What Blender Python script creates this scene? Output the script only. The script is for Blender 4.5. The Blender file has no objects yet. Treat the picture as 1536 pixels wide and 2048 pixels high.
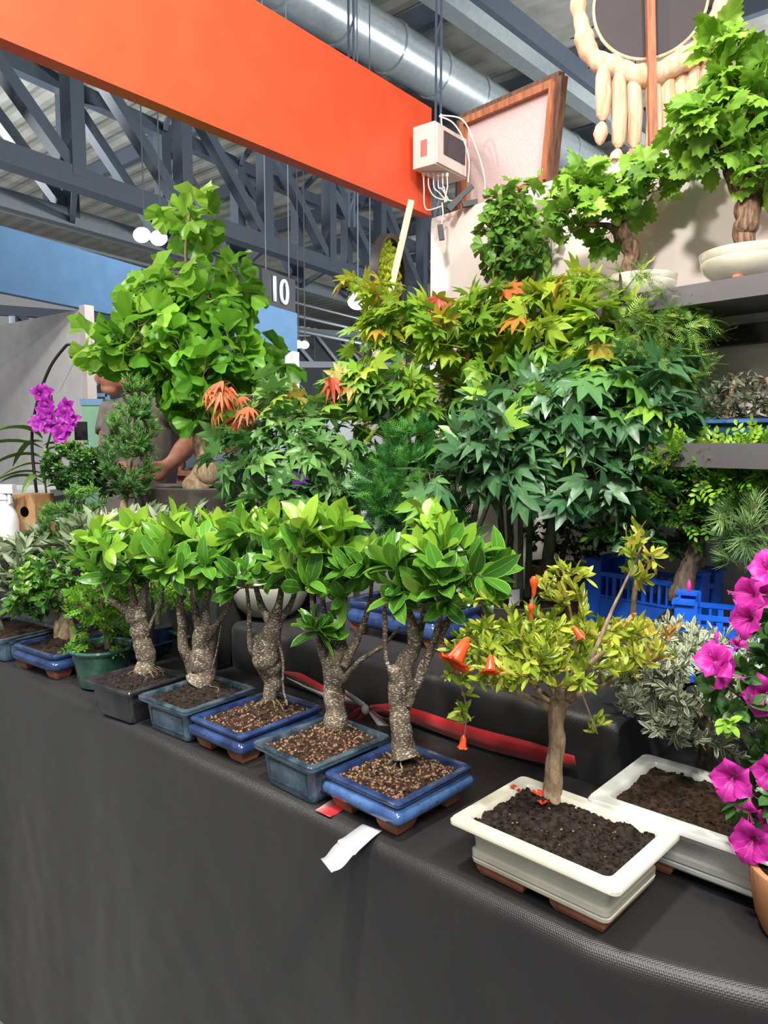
import bpy, bmesh, math, random
import numpy as np
from mathutils import Vector, noise, Matrix
rnd = random.Random(7)
rng = np.random.default_rng(7)
S = bpy.context.scene
COL = S.collection

# ------------------------------------------------------------------ camera
TH = math.radians(5.5); FPX = 1500.0
cd = bpy.data.cameras.new('camera'); cam = bpy.data.objects.new('camera', cd); COL.objects.link(cam)
cam.location = (0, 0, 1.5); cam.rotation_euler = (math.pi/2 - TH, 0, 0)
cd.sensor_fit = 'VERTICAL'; cd.sensor_height = 36; cd.lens = FPX/2048*36; cd.clip_start = .02; cd.clip_end = 300
S.camera = cam
# ------------------------------------------------------------------ world, exposure
w = bpy.data.worlds.new('hall_air'); S.world = w; w.use_nodes = True
w.node_tree.nodes['Background'].inputs[0].default_value = (.88, .90, .92, 1)
w.node_tree.nodes['Background'].inputs[1].default_value = .30
S.view_settings.view_transform = 'Standard'; S.view_settings.look = 'None'
S.view_settings.gamma = 1; S.view_settings.use_curve_mapping = False; S.view_settings.exposure = 0.0
# ------------------------------------------------------------------ lights
def area(name, loc, target, size, power, col=(1, 1, 1)):
    l = bpy.data.lights.new(name, 'AREA'); l.energy = power; l.size = size; l.color = col; l.shape = 'DISK'
    o = bpy.data.objects.new(name, l); COL.objects.link(o); o.location = loc
    o.rotation_euler = (Vector(target)-Vector(loc)).to_track_quat('-Z', 'Y').to_euler(); return o
area('booth_spotlight', (-.35, .55, 3.5), (.1, 2.0, .9), .22, 85, (1, .97, .91))
area('booth_spotlight', (.9, -.2, 3.5), (.7, 2.0, 1.0), .25, 66, (1, .95, .88))
area('booth_spotlight', (-2.0, 1.3, 3.4), (-.9, 2.8, 1.0), .25, 80, (1, .97, .91))
area('header_spotlight', (-1.5, .9, 2.2), (-.75, 2.0, 2.7), .10, 4.5, (1, .9, .7))
# added off-view fill lights aimed up to brighten the roof deck, then high-bay lamps
area('roof_fill', (-16, 18, 4), (-6, 26, 11), 2.0, 3200, (.95, .98, 1))
area('roof_fill', (14, 16, 4), (6, 24, 11), 2.0, 3000, (.95, .98, 1))
area('roof_fill', (2, 3, 5), (2, 14, 11), 2.0, 1500, (.95, .98, 1))
area('roof_fill', (10, 40, 4), (0, 48, 11), 2.0, 3800, (.95, .98, 1))
area('hall_lamp', (-4, 7, 8), (-3, 7, 0), 2.0, 260, (.95, .98, 1))
area('hall_lamp', (0, -4, 7), (0, 1.5, .6), 3.0, 420, (1, .98, .95))

# ------------------------------------------------------------------ pixel -> world
CAM = np.array([0, 0, 1.5]); Fv = np.array([0, math.cos(TH), -math.sin(TH)]); Uv = np.array([0, math.sin(TH), math.cos(TH)])
def ray(px, py): return Fv + (px-768)/FPX*np.array([1., 0, 0]) + (1024-py)/FPX*Uv
def atZ(px, py, z): d = ray(px, py); return CAM + d*((z-1.5)/d[2])
def atY(px, py, y): d = ray(px, py); return CAM + d*(y/d[1])
def atP(px, py, p, n):
    d = ray(px, py); n = np.array(n, float); return CAM + d*(((np.array(p)-CAM)@n)/(d@n))
E0 = np.array([-.017, 1.329, 0]); ES = np.array([.7507, -.6606, 0]); EN = np.array([.6606, .7507, 0])
def ST(s, t, z): return E0 + ES*s + EN*t + np.array([0, 0, z])
def nz(v): v = np.array(v, float); return v/(np.linalg.norm(v, axis=-1, keepdims=True)+1e-12)

# ------------------------------------------------------------------ materials
def newmat(name):
    m = bpy.data.materials.new(name); m.use_nodes = True; nt = m.node_tree
    return m, nt, nt.nodes['Principled BSDF']
def setp(b, **k):
    for a, v in k.items():
        n = {'rough': 'Roughness', 'metal': 'Metallic', 'coat': 'Coat Weight', 'sheen': 'Sheen Weight', 'spec': 'Specular IOR Level', 'sss': 'Subsurface Weight'}[a]
        b.inputs[n].default_value = v
def noise_mat(name, c1, c2, scale=20, detail=6, lo=.35, hi=.65, bump=0, bscale=None, stretch=None, dist=0, **k):
    m, nt, b = newmat(name); N = nt.nodes; L = nt.links
    tc = N.new('ShaderNodeTexCoord'); mp = N.new('ShaderNodeMapping'); L.new(tc.outputs['Object'], mp.inputs[0])
    if stretch: mp.inputs['Scale'].default_value = stretch
    n = N.new('ShaderNodeTexNoise'); n.inputs['Scale'].default_value = scale; n.inputs['Detail'].default_value = detail; n.inputs['Distortion'].default_value = dist
    L.new(mp.outputs[0], n.inputs[0]); r = N.new('ShaderNodeValToRGB'); L.new(n.outputs[0], r.inputs[0])
    r.color_ramp.elements[0].position = lo; r.color_ramp.elements[1].position = hi
    r.color_ramp.elements[0].color = (*c1, 1); r.color_ramp.elements[1].color = (*c2, 1)
    L.new(r.outputs[0], b.inputs['Base Color']); setp(b, **k)
    if bump:
        n2 = N.new('ShaderNodeTexNoise'); n2.inputs['Scale'].default_value = bscale or scale; n2.inputs['Detail'].default_value = 5; L.new(mp.outputs[0], n2.inputs[0])
        bp = N.new('ShaderNodeBump'); bp.inputs['Strength'].default_value = bump; bp.inputs['Distance'].default_value = .004
        L.new(n2.outputs[0], bp.inputs['Height']); L.new(bp.outputs[0], b.inputs['Normal'])
    return m
def flat(name, c, rough=.5, **k):
    return noise_mat(name, tuple(x*.93 for x in c), tuple(min(1, x*1.06) for x in c), scale=9, rough=rough, **k)
def fabric_mat():
    m, nt, b = newmat('black_nonwoven_fabric'); N = nt.nodes; L = nt.links
    tc = N.new('ShaderNodeTexCoord'); mp = N.new('ShaderNodeMapping'); L.new(tc.outputs['Object'], mp.inputs[0])
    mp.inputs['Rotation'].default_value = (0, 0, math.radians(-3))
    v = N.new('ShaderNodeTexVoronoi'); v.inputs['Scale'].default_value = 330; v.inputs['Randomness'].default_value = .12; L.new(mp.outputs[0], v.inputs[0])
    n = N.new('ShaderNodeTexNoise'); n.inputs['Scale'].default_value = 7; n.inputs['Detail'].default_value = 4; L.new(tc.outputs['Object'], n.inputs[0])
    r = N.new('ShaderNodeValToRGB'); L.new(n.outputs[0], r.inputs[0]); r.color_ramp.elements[0].color = (.013, .0125, .013, 1); r.color_ramp.elements[1].color = (.024, .023, .0225, 1)
    L.new(r.outputs[0], b.inputs['Base Color'])
    bp = N.new('ShaderNodeBump'); bp.inputs['Strength'].default_value = .55; bp.inputs['Distance'].default_value = .0012; bp.invert = True
    L.new(v.outputs['Distance'], bp.inputs['Height']); L.new(bp.outputs[0], b.inputs['Normal'])
    setp(b, rough=.42, spec=.55, sheen=.08); return m
M = {}
M['fabric'] = fabric_mat()
M['cream'] = noise_mat('cream_glaze', (.57, .54, .42), (.74, .72, .60), 7, lo=.3, hi=.6, rough=.16, coat=.5, bump=.05)
M['whiteglaze'] = noise_mat('white_glaze', (.62, .62, .58), (.75, .75, .71), 6, rough=.15, coat=.5)
def glaze(name, a, b_, c, s=14):
    m = noise_mat(name, a, b_, s, detail=9, lo=.38, hi=.62, rough=.13, coat=.6, bump=.12, bscale=30)
    nt = m.node_tree; N = nt.nodes; L = nt.links; b = N['Principled BSDF']
    n = N.new('ShaderNodeTexNoise'); n.inputs['Scale'].default_value = 160; n.inputs['Detail'].default_value = 3
    tc = [x for x in N if x.type == 'TEX_COORD'][0]; L.new(tc.outputs['Object'], n.inputs[0])
    r = N.new('ShaderNodeValToRGB'); r.color_ramp.elements[0].position = .6; r.color_ramp.elements[1].position = .72; L.new(n.outputs[0], r.inputs[0])
    mx = N.new('ShaderNodeMix'); mx.data_type = 'RGBA'; old = [l for l in nt.links if l.to_socket == b.inputs['Base Color']][0].from_socket
    L.new(r.outputs[0], mx.inputs['Factor']); L.new(old, mx.inputs['A']); mx.inputs['B'].default_value = (*c, 1); L.new(mx.outputs['Result'], b.inputs['Base Color'])
    return m
M['blue'] = glaze('cobalt_blue_glaze', (.035, .085, .24), (.09, .19, .42), (.02, .035, .09))
M['bluedark'] = glaze('dark_blue_glaze', (.012, .022, .075), (.035, .07, .19), (.01, .012, .03))
M['teal'] = glaze('teal_blue_glaze', (.03, .07, .12), (.13, .24, .32), (.02, .035, .05))
M['navybrown'] = glaze('blackish_brown_glaze', (.02, .018, .022), (.05, .045, .055), (.01, .012, .03))
M['green'] = glaze('dark_green_glaze', (.015, .07, .05), (.05, .15, .10), (.01, .04, .03))
M['rimdark'] = glaze('worn_dark_rim_glaze', (.015, .03, .05), (.07, .11, .14), (.10, .09, .07), 25)
M['terra'] = noise_mat('terracotta', (.30, .10, .05), (.45, .18, .10), 30, rough=.8, bump=.2)
M['terraor'] = noise_mat('orange_terracotta', (.38, .16, .07), (.50, .24, .11), 12, rough=.55, bump=.1)
M['stoneware'] = noise_mat('brown_stoneware', (.055, .045, .038), (.10, .082, .068), 10, rough=.6, bump=.15)
M['greyglaze'] = noise_mat('pale_grey_glaze', (.28, .27, .23), (.38, .37, .32), 8, rough=.25)
M['soil'] = noise_mat('dark_potting_soil', (.007, .005, .004), (.040, .029, .023), 90, detail=10, rough=.95, spec=.15, bump=1, bscale=120)
M['soilbrown'] = noise_mat('brown_crumbly_soil', (.010, .006, .004), (.060, .035, .020), 80, detail=10, rough=.95, spec=.2, bump=1, bscale=110)
M['gravel'] = noise_mat('akadama_gravel', (.10, .05, .028), (.34, .19, .11), 55, rough=.9, bump=.5)
M['root'] = noise_mat('pale_root', (.12, .085, .05), (.3, .22, .14), 60, rough=.8)
def bark_mat(name, c1, c2, spot=None, sscale=150, stretch=(1, 1, 1), bscale=60):
    m = noise_mat(name, c1, c2, 30, detail=8, rough=.8, bump=.9, bscale=bscale, stretch=stretch)
    if spot:
        nt = m.node_tree; N = nt.nodes; L = nt.links; b = N['Principled BSDF']; mp = [x for x in N if x.type == 'MAPPING'][0]
        tc = [x for x in N if x.type == 'TEX_COORD'][0]
        mp2 = N.new('ShaderNodeMapping'); mp2.inputs['Scale'].default_value = (1, 1, 2.2); L.new(tc.outputs['Object'], mp2.inputs[0])
        n = N.new('ShaderNodeTexNoise'); n.inputs['Scale'].default_value = sscale; n.inputs['Detail'].default_value = 2; L.new(mp2.outputs[0], n.inputs[0])
        r = N.new('ShaderNodeValToRGB'); r.color_ramp.elements[0].position = .56; r.color_ramp.elements[1].position = .61; L.new(n.outputs[0], r.inputs[0])
        mx = N.new('ShaderNodeMix'); mx.data_type = 'RGBA'; old = [l for l in nt.links if l.to_socket == b.inputs['Base Color']][0].from_socket
        L.new(r.outputs[0], mx.inputs['Factor']); L.new(old, mx.inputs['A']); mx.inputs['B'].default_value = (*spot, 1); L.new(mx.outputs['Result'], b.inputs['Base Color'])
    return m
M['ficbark'] = bark_mat('ficus_bark', (.07, .05, .034), (.19, .145, .10), (.52, .46, .36), 170)
M['tanbark'] = bark_mat('tan_bark', (.19, .13, .075), (.40, .29, .18), None, stretch=(3, 3, 1))
M['darkbark'] = bark_mat('dark_bark', (.035, .025, .018), (.13, .09, .06), None, stretch=(3, 3, 1))
M['vinebark'] = bark_mat('vine_bark', (.045, .026, .016), (.26, .15, .085), None, stretch=(4, 4, .8), bscale=40)
M['greybark'] = bark_mat('grey_green_bark', (.07, .09, .055), (.16, .19, .12), None, stretch=(2, 2, 1))
M['twig'] = noise_mat('reddish_twig', (.10, .04, .02), (.22, .10, .05), 40, rough=.6)
M['greytwig'] = noise_mat('grey_brown_twig', (.09, .065, .045), (.2, .15, .10), 60, rough=.8)
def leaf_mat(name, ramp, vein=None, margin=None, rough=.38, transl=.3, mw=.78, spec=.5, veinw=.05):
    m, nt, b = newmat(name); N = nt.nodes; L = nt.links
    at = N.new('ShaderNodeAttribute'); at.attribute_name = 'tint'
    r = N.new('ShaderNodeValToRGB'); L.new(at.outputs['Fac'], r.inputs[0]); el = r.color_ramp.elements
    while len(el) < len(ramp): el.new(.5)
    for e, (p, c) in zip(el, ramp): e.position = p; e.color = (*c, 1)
    src = r.outputs[0]
    uv = N.new('ShaderNodeUVMap'); sx = N.new('ShaderNodeSeparateXYZ'); L.new(uv.outputs[0], sx.inputs[0])
    def mixin(src, col, op, th, f=1.0):
        mt = N.new('ShaderNodeMath'); mt.operation = op; L.new(sx.outputs[0], mt.inputs[0]); mt.inputs[1].default_value = th
        mu = N.new('ShaderNodeMath'); mu.operation = 'MULTIPLY'; L.new(mt.outputs[0], mu.inputs[0]); mu.inputs[1].default_value = f
        mx = N.new('ShaderNodeMix'); mx.data_type = 'RGBA'; L.new(mu.outputs[0], mx.inputs['Factor']); L.new(src, mx.inputs['A']); mx.inputs['B'].default_value = (*col, 1)
        return mx.outputs['Result']
    if vein: src = mixin(src, vein, 'LESS_THAN', veinw, .75)
    if margin: src = mixin(src, margin, 'GREATER_THAN', mw)
    L.new(src, b.inputs['Base Color']); setp(b, rough=rough, spec=spec)
    tr = N.new('ShaderNodeBsdfTranslucent'); L.new(src, tr.inputs[0]); ms = N.new('ShaderNodeMixShader'); ms.inputs[0].default_value = transl
    L.new(b.outputs[0], ms.inputs[1]); L.new(tr.outputs[0], ms.inputs[2]); L.new(ms.outputs[0], N['Material Output'].inputs[0]); return m
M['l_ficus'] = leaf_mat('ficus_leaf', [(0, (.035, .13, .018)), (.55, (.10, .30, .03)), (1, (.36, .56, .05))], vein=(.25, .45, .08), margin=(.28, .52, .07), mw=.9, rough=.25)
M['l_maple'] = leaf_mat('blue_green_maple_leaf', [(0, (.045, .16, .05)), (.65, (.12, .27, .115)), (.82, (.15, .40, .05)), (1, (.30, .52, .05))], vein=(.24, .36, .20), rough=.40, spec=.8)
M['l_maplemid'] = leaf_mat('yellow_green_maple_leaf', [(0, (.09, .22, .04)), (.4, (.22, .44, .04)), (.75, (.46, .56, .05)), (.88, (.62, .38, .05)), (1, (.66, .18, .06))], vein=(.38, .40, .08), rough=.38, transl=.42)
M['l_mapleleft'] = leaf_mat('mixed_maple_leaf', [(0, (.06, .18, .05)), (.6, (.17, .36, .09)), (.85, (.22, .38, .05)), (1, (.5, .30, .05))], vein=(.2, .32, .12), rough=.4)
M['l_red'] = leaf_mat('red_young_maple_leaf', [(0, (.55, .06, .05)), (.6, (.55, .13, .05)), (1, (.6, .3, .06))], vein=(.6, .3, .1), rough=.45)
M['l_ginkgo'] = leaf_mat('ginkgo_leaf', [(0, (.08, .26, .02)), (.5, (.20, .48, .04)), (1, (.45, .72, .10))], rough=.40, transl=.45)
M['l_ginkgod'] = leaf_mat('dark_ginkgo_leaf', [(0, (.07, .20, .03)), (1, (.24, .44, .06))], rough=.45)
M['l_vine'] = leaf_mat('grape_leaf', [(0, (.11, .26, .025)), (.6, (.24, .45, .04)), (1, (.46, .66, .12))], vein=(.28, .45, .1), rough=.5)
M['l_yew'] = leaf_mat('yew_needle', [(0, (.015, .08, .02)), (.6, (.05, .20, .035)), (1, (.13, .36, .06))], rough=.35, transl=.1)
M['l_jun'] = leaf_mat('juniper_needle', [(0, (.04, .12, .03)), (.7, (.11, .28, .055)), (1, (.24, .48, .09))], rough=.5, transl=.15)
M['l_hem'] = leaf_mat('hemlock_needle', [(0, (.06, .17, .035)), (.6, (.18, .36, .06)), (1, (.58, .74, .15))], rough=.5, transl=.2)
M['l_pine'] = leaf_mat('pine_needle', [(0, (.06, .16, .05)), (1, (.32, .50, .17))], rough=.5, transl=.1)
M['l_box'] = leaf_mat('small_glossy_leaf', [(0, (.02, .075, .018)), (.7, (.055, .16, .03)), (1, (.25, .40, .06))], rough=.2, transl=.15)
M['l_lig'] = leaf_mat('oval_green_leaf', [(0, (.035, .12, .02)), (.7, (.10, .27, .035)), (1, (.34, .50, .05))], rough=.25)
M['l_bright'] = leaf_mat('bright_compound_leaf', [(0, (.07, .22, .02)), (.6, (.18, .42, .03)), (1, (.38, .6, .05))], rough=.35, transl=.35)
M['l_olive'] = leaf_mat('olive_leaf', [(0, (.10, .15, .075)), (.6, (.23, .29, .16)), (1, (.44, .50, .34))], vein=(.3, .34, .22), rough=.5, transl=.15)
M['l_pom'] = leaf_mat('pomegranate_leaf', [(0, (.14, .28, .02)), (.45, (.42, .52, .05)), (.75, (.6, .54, .10)), (1, (.52, .20, .08))], vein=(.5, .42, .12), rough=.3)
M['l_silver'] = leaf_mat('variegated_silver_leaf', [(0, (.15, .20, .12)), (1, (.32, .38, .25))], margin=(.72, .74, .56), mw=.66, rough=.5, transl=.15)
M['l_grey'] = leaf_mat('grey_green_leaf', [(0, (.07, .08, .05)), (1, (.22, .23, .15))], rough=.6)
M['l_aza'] = leaf_mat('azalea_leaf', [(0, (.03, .11, .025)), (.6, (.08, .2, .05)), (1, (.3, .55, .06))], rough=.3, vein=(.15, .3, .1))
M['l_orch'] = leaf_mat('orchid_strap_leaf', [(0, (.05, .13, .02)), (1, (.15, .27, .05))], rough=.35, transl=.15)
M['f_pink'] = leaf_mat('magenta_azalea_petal', [(0, (.55, .015, .34)), (1, (.80, .05, .50))], vein=(.75, .12, .5), rough=.45, transl=.35)
M['f_orch'] = leaf_mat('purple_orchid_petal', [(0, (.32, .01, .36)), (1, (.60, .04, .62))], vein=(.5, .05, .4), rough=.45, transl=.3)
M['f_orange'] = leaf_mat('orange_pomegranate_petal', [(0, (.85, .07, .015)), (1, (.9, .18, .04))], rough=.4, transl=.35)
M['f_calyx'] = flat('waxy_red_orange_calyx', (.72, .08, .02), .25)
M['ribbon'] = noise_mat('red_satin', (.42, .006, .012), (.62, .014, .025), 14, rough=.3, sheen=.5)
M['ribbonw'] = flat('white_satin', (.55, .55, .57), .35)
M['orange'] = flat('orange_red_paint', (.72, .085, .030), .5)
M['bluepaint'] = flat('blue_paint', (.085, .19, .34), .55)
M['wall'] = noise_mat('pinkish_white_wall_panel', (.74, .64, .58), (.80, .70, .64), 3, rough=.6)
M['grey'] = flat('light_grey_panel', (.62, .61, .61), .6)
M['greyshelf'] = flat('charcoal_laminate', (.085, .08, .085), .5)
M['black'] = flat('matt_black', (.008, .008, .008), .5)
M['steel'] = flat('blue_grey_painted_steel', (.060, .076, .10), .5)
M['steelgalv'] = flat('galvanised_grey_steel', (.22, .25, .27), .4, metal=.4)
M['duct'] = flat('galvanised_duct_sheet', (.42, .47, .49), .3, metal=.6)
M['roof'] = noise_mat('corrugated_roof_deck', (.20, .20, .175), (.27, .27, .24), 1.2, rough=.6)
M['floor'] = noise_mat('hall_concrete_floor', (.14, .14, .14), (.2, .2, .2), 2, rough=.5)
M['wood'] = noise_mat('brown_stained_wood', (.26, .085, .035), (.42, .16, .07), 12, stretch=(6, 6, 1), rough=.5)
M['wooddark'] = noise_mat('dark_stained_wood', (.06, .028, .018), (.15, .07, .04), 12, stretch=(6, 6, 1), rough=.6)
M['pinewood'] = noise_mat('raw_pine_wood', (.62, .45, .28), (.75, .58, .38), 12, stretch=(5, 5, .8), rough=.6)
M['tanwood'] = noise_mat('tan_wood', (.38, .2, .08), (.48, .27, .11), 12, rough=.6)
M['canvas'] = noise_mat('pinkish_linen_back', (.52, .38, .37), (.62, .47, .46), 160, rough=.9)
M['wool'] = noise_mat('cream_wool', (.58, .35, .22), (.76, .54, .38), 18, stretch=(3, 3, .6), rough=.95, bump=.8, bscale=40)
M['disc'] = flat('dark_plum_board', (.040, .030, .034), .7)
M['plastic'] = flat('white_grey_plastic', (.62, .55, .52), .4)
M['plasticw'] = flat('white_plastic', (.72, .74, .75), .35)
M['smoke'] = flat('smoked_plastic_window', (.03, .03, .036), .12)
M['crate'] = noise_mat('blue_crate_plastic', (.010, .10, .60), (.015, .14, .75), 10, rough=.35)
M['card'] = noise_mat('brown_cardboard', (.33, .18, .08), (.40, .23, .11), 20, rough=.8)
M['skin'] = noise_mat('skin', (.42, .17, .11), (.52, .24, .16), 30, rough=.5, sss=.1)
M['shirt'] = noise_mat('taupe_cotton', (.17, .145, .125), (.22, .19, .165), 25, rough=.9)
M['hair'] = noise_mat('dark_grey_hair', (.02, .018, .018), (.10, .09, .085), 50, rough=.7)
M['trouser'] = flat('dark_trousers', (.03, .03, .035), .8)
M['moss'] = noise_mat('yellow_green_moss', (.18, .24, .01), (.5, .6, .02), 90, rough=.95, bump=1)
def emis(name, c, s):
    m, nt, b = newmat(name); b.inputs['Emission Color'].default_value = (*c, 1); b.inputs['Emission Strength'].default_value = s; b.inputs['Base Color'].default_value = (.8, .8, .8, 1); return m
M['lamp'] = emis('floodlight_glass', (1, .99, .95), 9)

# ------------------------------------------------------------------ object helpers
def mesh_obj(name, V, F, mat, parent=None, smooth=True, origin=None, tint=None, uv=None, mats=None, midx=None):
    V = np.asarray(V, float).reshape(-1, 3)
    if parent is not None: off = np.array(parent['_o'])
    elif origin is not None: off = np.array(origin, float)
    else: off = np.array([(V[:, 0].min()+V[:, 0].max())/2, (V[:, 1].min()+V[:, 1].max())/2, V[:, 2].min()])
    me = bpy.data.meshes.new(name)
    if isinstance(F, np.ndarray):
        n = len(F); k = F.shape[1]
        me.vertices.add(len(V)); me.vertices.foreach_set('co', (V-off).astype(np.float32).ravel())
        me.loops.add(n*k); me.loops.foreach_set('vertex_index', F.astype(np.int32).ravel())
        me.polygons.add(n); me.polygons.foreach_set('loop_start', np.arange(0, n*k, k, dtype=np.int32)); me.update(calc_edges=True)
    else:
        me.from_pydata([tuple(v) for v in (V-off)], [], F)
    me.validate()
    for mm in (mats or [mat]): me.materials.append(mm)
    if midx is not None: me.polygons.foreach_set('material_index', np.array(midx, dtype=np.int32))
    if smooth: me.polygons.foreach_set('use_smooth', np.ones(len(me.polygons), dtype=bool))
    if tint is not None:
        a = me.attributes.new('tint', 'FLOAT', 'POINT'); a.data.foreach_set('value', np.asarray(tint, dtype=np.float32))
    if uv is not None:
        vi = np.zeros(len(me.loops), dtype=np.int32); me.loops.foreach_get('vertex_index', vi)
        l = me.uv_layers.new(name='UVMap'); l.data.foreach_set('uv', np.asarray(uv, dtype=np.float32)[vi].ravel())
    me.update()
    o = bpy.data.objects.new(name, me); COL.objects.link(o)
    if parent is not None:
        o.parent = parent
        o['_o'] = list(off)
    else: o.location = off; o['_o'] = list(off)
    return o
def sharp(o, ang=35):
    me = o.data; me.update()
    if hasattr(me, 'set_sharp_from_angle'): me.set_sharp_from_angle(angle=math.radians(ang))
    return o
def thing(name, loc, label, cat, group=None):
    o = bpy.data.objects.new(name, None); COL.objects.link(o); o.location = loc; o.empty_display_size = .05
    o['_o'] = [float(x) for x in loc]; return tag(o, label, cat, group)
def tag(o, label, cat, group=None, kind=None):
    o['label'] = label; o['category'] = cat
    if group: o['group'] = group
    if kind: o['kind'] = kind
    return o
def struct(o): o['kind'] = 'structure'; return o
class MB:
    def __init__(s): s.V = []; s.F = []; s.M = []
    def add(s, V, F, m=0):
        b = len(s.V); s.V += [tuple(map(float, v)) for v in V]; s.F += [tuple(b+i for i in f) for f in F]; s.M += [m]*len(F); return s
    def box(s, c, size, ax=None, ay=None, az=None, m=0):
        c = np.array(c, float); ax = np.array([1, 0, 0.]) if ax is None else nz(ax); az = np.array([0, 0, 1.]) if az is None else nz(az)
        ay = np.cross(az, ax) if ay is None else nz(ay)
        V = [c+ax*size[0]*.5*i+ay*size[1]*.5*j+az*size[2]*.5*k for k in (-1, 1) for j in (-1, 1) for i in (-1, 1)]
        return s.add(V, [(0, 2, 3, 1), (4, 5, 7, 6), (0, 1, 5, 4), (2, 6, 7, 3), (0, 4, 6, 2), (1, 3, 7, 5)], m)
    def bar(s, a, b, wd, ht=None, up=(0, 0, 1), m=0):
        a = np.array(a, float); b = np.array(b, float); d = nz(b-a); ht = ht or wd
        side = np.cross(d, up)
        if np.linalg.norm(side) < 1e-3: side = np.cross(d, (1, 0, 0))
        side = nz(side); u = np.cross(side, d)
        return s.box((a+b)/2, (np.linalg.norm(b-a), wd, ht), d, side, u, m)
    def tube(s, P, R, n=8, m=0, caps=True, flatn=None):
        P = np.array(P, float); R = np.broadcast_to(np.array(R, float), (len(P),)); k = len(P)
        T = np.gradient(P, axis=0); T = nz(T)
        ref = np.array([0, 0, 1.]) if abs(T[0][2]) < .9 else np.array([1., 0, 0])
        x = nz(np.cross(T[0], ref)); V = []; A = np.linspace(0, 2*math.pi, n, endpoint=False)
        for i in range(k):
            x = x - T[i]*(x@T[i]); x = nz(x); y = np.cross(T[i], x)
            for a in A: V.append(P[i]+R[i]*(math.cos(a)*x+math.sin(a)*y))
        F = [(i*n+j, i*n+(j+1) % n, (i+1)*n+(j+1) % n, (i+1)*n+j) for i in range(k-1) for j in range(n)]
        if caps: F += [tuple(range(n-1, -1, -1)), tuple((k-1)*n+j for j in range(n))]
        return s.add(V, F, m)
    def lathe(s, c, prof, n=40, m=0, sx=1, sy=1, rot=0):
        c = np.array(c, float); V = []; k = len(prof)
        for r, z in prof:
            for j in range(n):
                a = 2*math.pi*j/n; x = r*math.cos(a)*sx; y = r*math.sin(a)*sy
                V.append(c+np.array([x*math.cos(rot)-y*math.sin(rot), x*math.sin(rot)+y*math.cos(rot), z]))
        F = [(i*n+j, i*n+(j+1) % n, (i+1)*n+(j+1) % n, (i+1)*n+j) for i in range(k-1) for j in range(n)]
        if prof[0][0] > 1e-4: F.append(tuple(range(n-1, -1, -1)))
        return s.add(V, F, m)
    def blob(s, c, r, seg=14, rings=9, m=0, R=None):
        V = []; c = np.array(c, float); r = np.broadcast_to(np.array(r, float), (3,))
        for i in range(rings+1):
            th = math.pi*i/rings
            for j in range(seg):
                a = 2*math.pi*j/seg; v = np.array([r[0]*math.sin(th)*math.cos(a), r[1]*math.sin(th)*math.sin(a), r[2]*math.cos(th)])
                if R is not None: v = R@v
                V.append(c+v)
        F = [(i*seg+j, (i+1)*seg+j, (i+1)*seg+(j+1) % seg, i*seg+(j+1) % seg) for i in range(rings) for j in range(seg)]
        return s.add(V, F, m)
    def build(s, name, mat, parent=None, smooth=True, ang=35, origin=None, mats=None):
        o = mesh_obj(name, s.V, s.F, mat, parent, smooth, origin, mats=mats, midx=s.M if mats else None)
        return sharp(o, ang) if smooth else o
def catmull(P, k=6):
    P = np.array(P, float); Q = np.vstack([2*P[0]-P[1], P, 2*P[-1]-P[-2]]); out = []
    for i in range(1, len(Q)-2):
        for j in range(k):
            t = j/k; a, b, c, d = Q[i-1], Q[i], Q[i+1], Q[i+2]
            out.append(.5*((2*b)+(-a+c)*t+(2*a-5*b+4*c-d)*t*t+(-a+3*b-3*c+d)*t**3))
    out.append(P[-1]); return np.array(out)

# ================================================================== SETTING
GZ = -.58
struct(MB().box((0, 35, GZ-.05), (90, 90, .1)).build('floor', M['floor'], smooth=False))
WD = nz([.655, -.755, 0]); WNt = np.array([-.755, -.655, 0]); W0 = np.array([.194, 3.201, 0])
def WP(k, o, z): return W0 + WD*k + WNt*o + np.array([0, 0, z])     # along the wall, out from it, height
WTOP = 2.41
struct(MB().box(WP(.875, -.3, (WTOP+GZ)/2), (1.75, .6, WTOP-GZ), WD).build('wall_back', M['wall'], smooth=False))
struct(MB().box(WP(.615, .002, 1.95), (.004, .004, .86), WD).build('trim_1', M['plastic'], smooth=False))

# roof: corrugated deck whose ribs run along ES
RZ = 11.6; V = []; F = []
ribs = 300; pitch = .20
for i in range(ribs):
    t = 6+i*pitch*1.0; z = RZ + (.075 if (i//2) % 2 else 0)
    for s_ in (-50, 60): V.append(E0+ES*s_+EN*(t)+np.array([0, 0, z]))
for i in range(ribs-1): F.append((2*i, 2*i+1, 2*i+3, 2*i+2))
struct(mesh_obj('ceiling', V, F, M['roof'], smooth=False))
# purlins along ES
for i, t in enumerate((13.5, 18, 22.5, 27, 31.5, 36, 42, 48, 56)):
    tag(MB().bar(E0+ES*-30+EN*t+[0, 0, RZ-.32], E0+ES*34+EN*t+[0, 0, RZ-.32], .22, .5).build('roof_beam', M['steel'], smooth=False),
        'dark blue-grey roof beam crossing under the corrugated hall roof', 'beam', 'beams under the hall roof')
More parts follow.
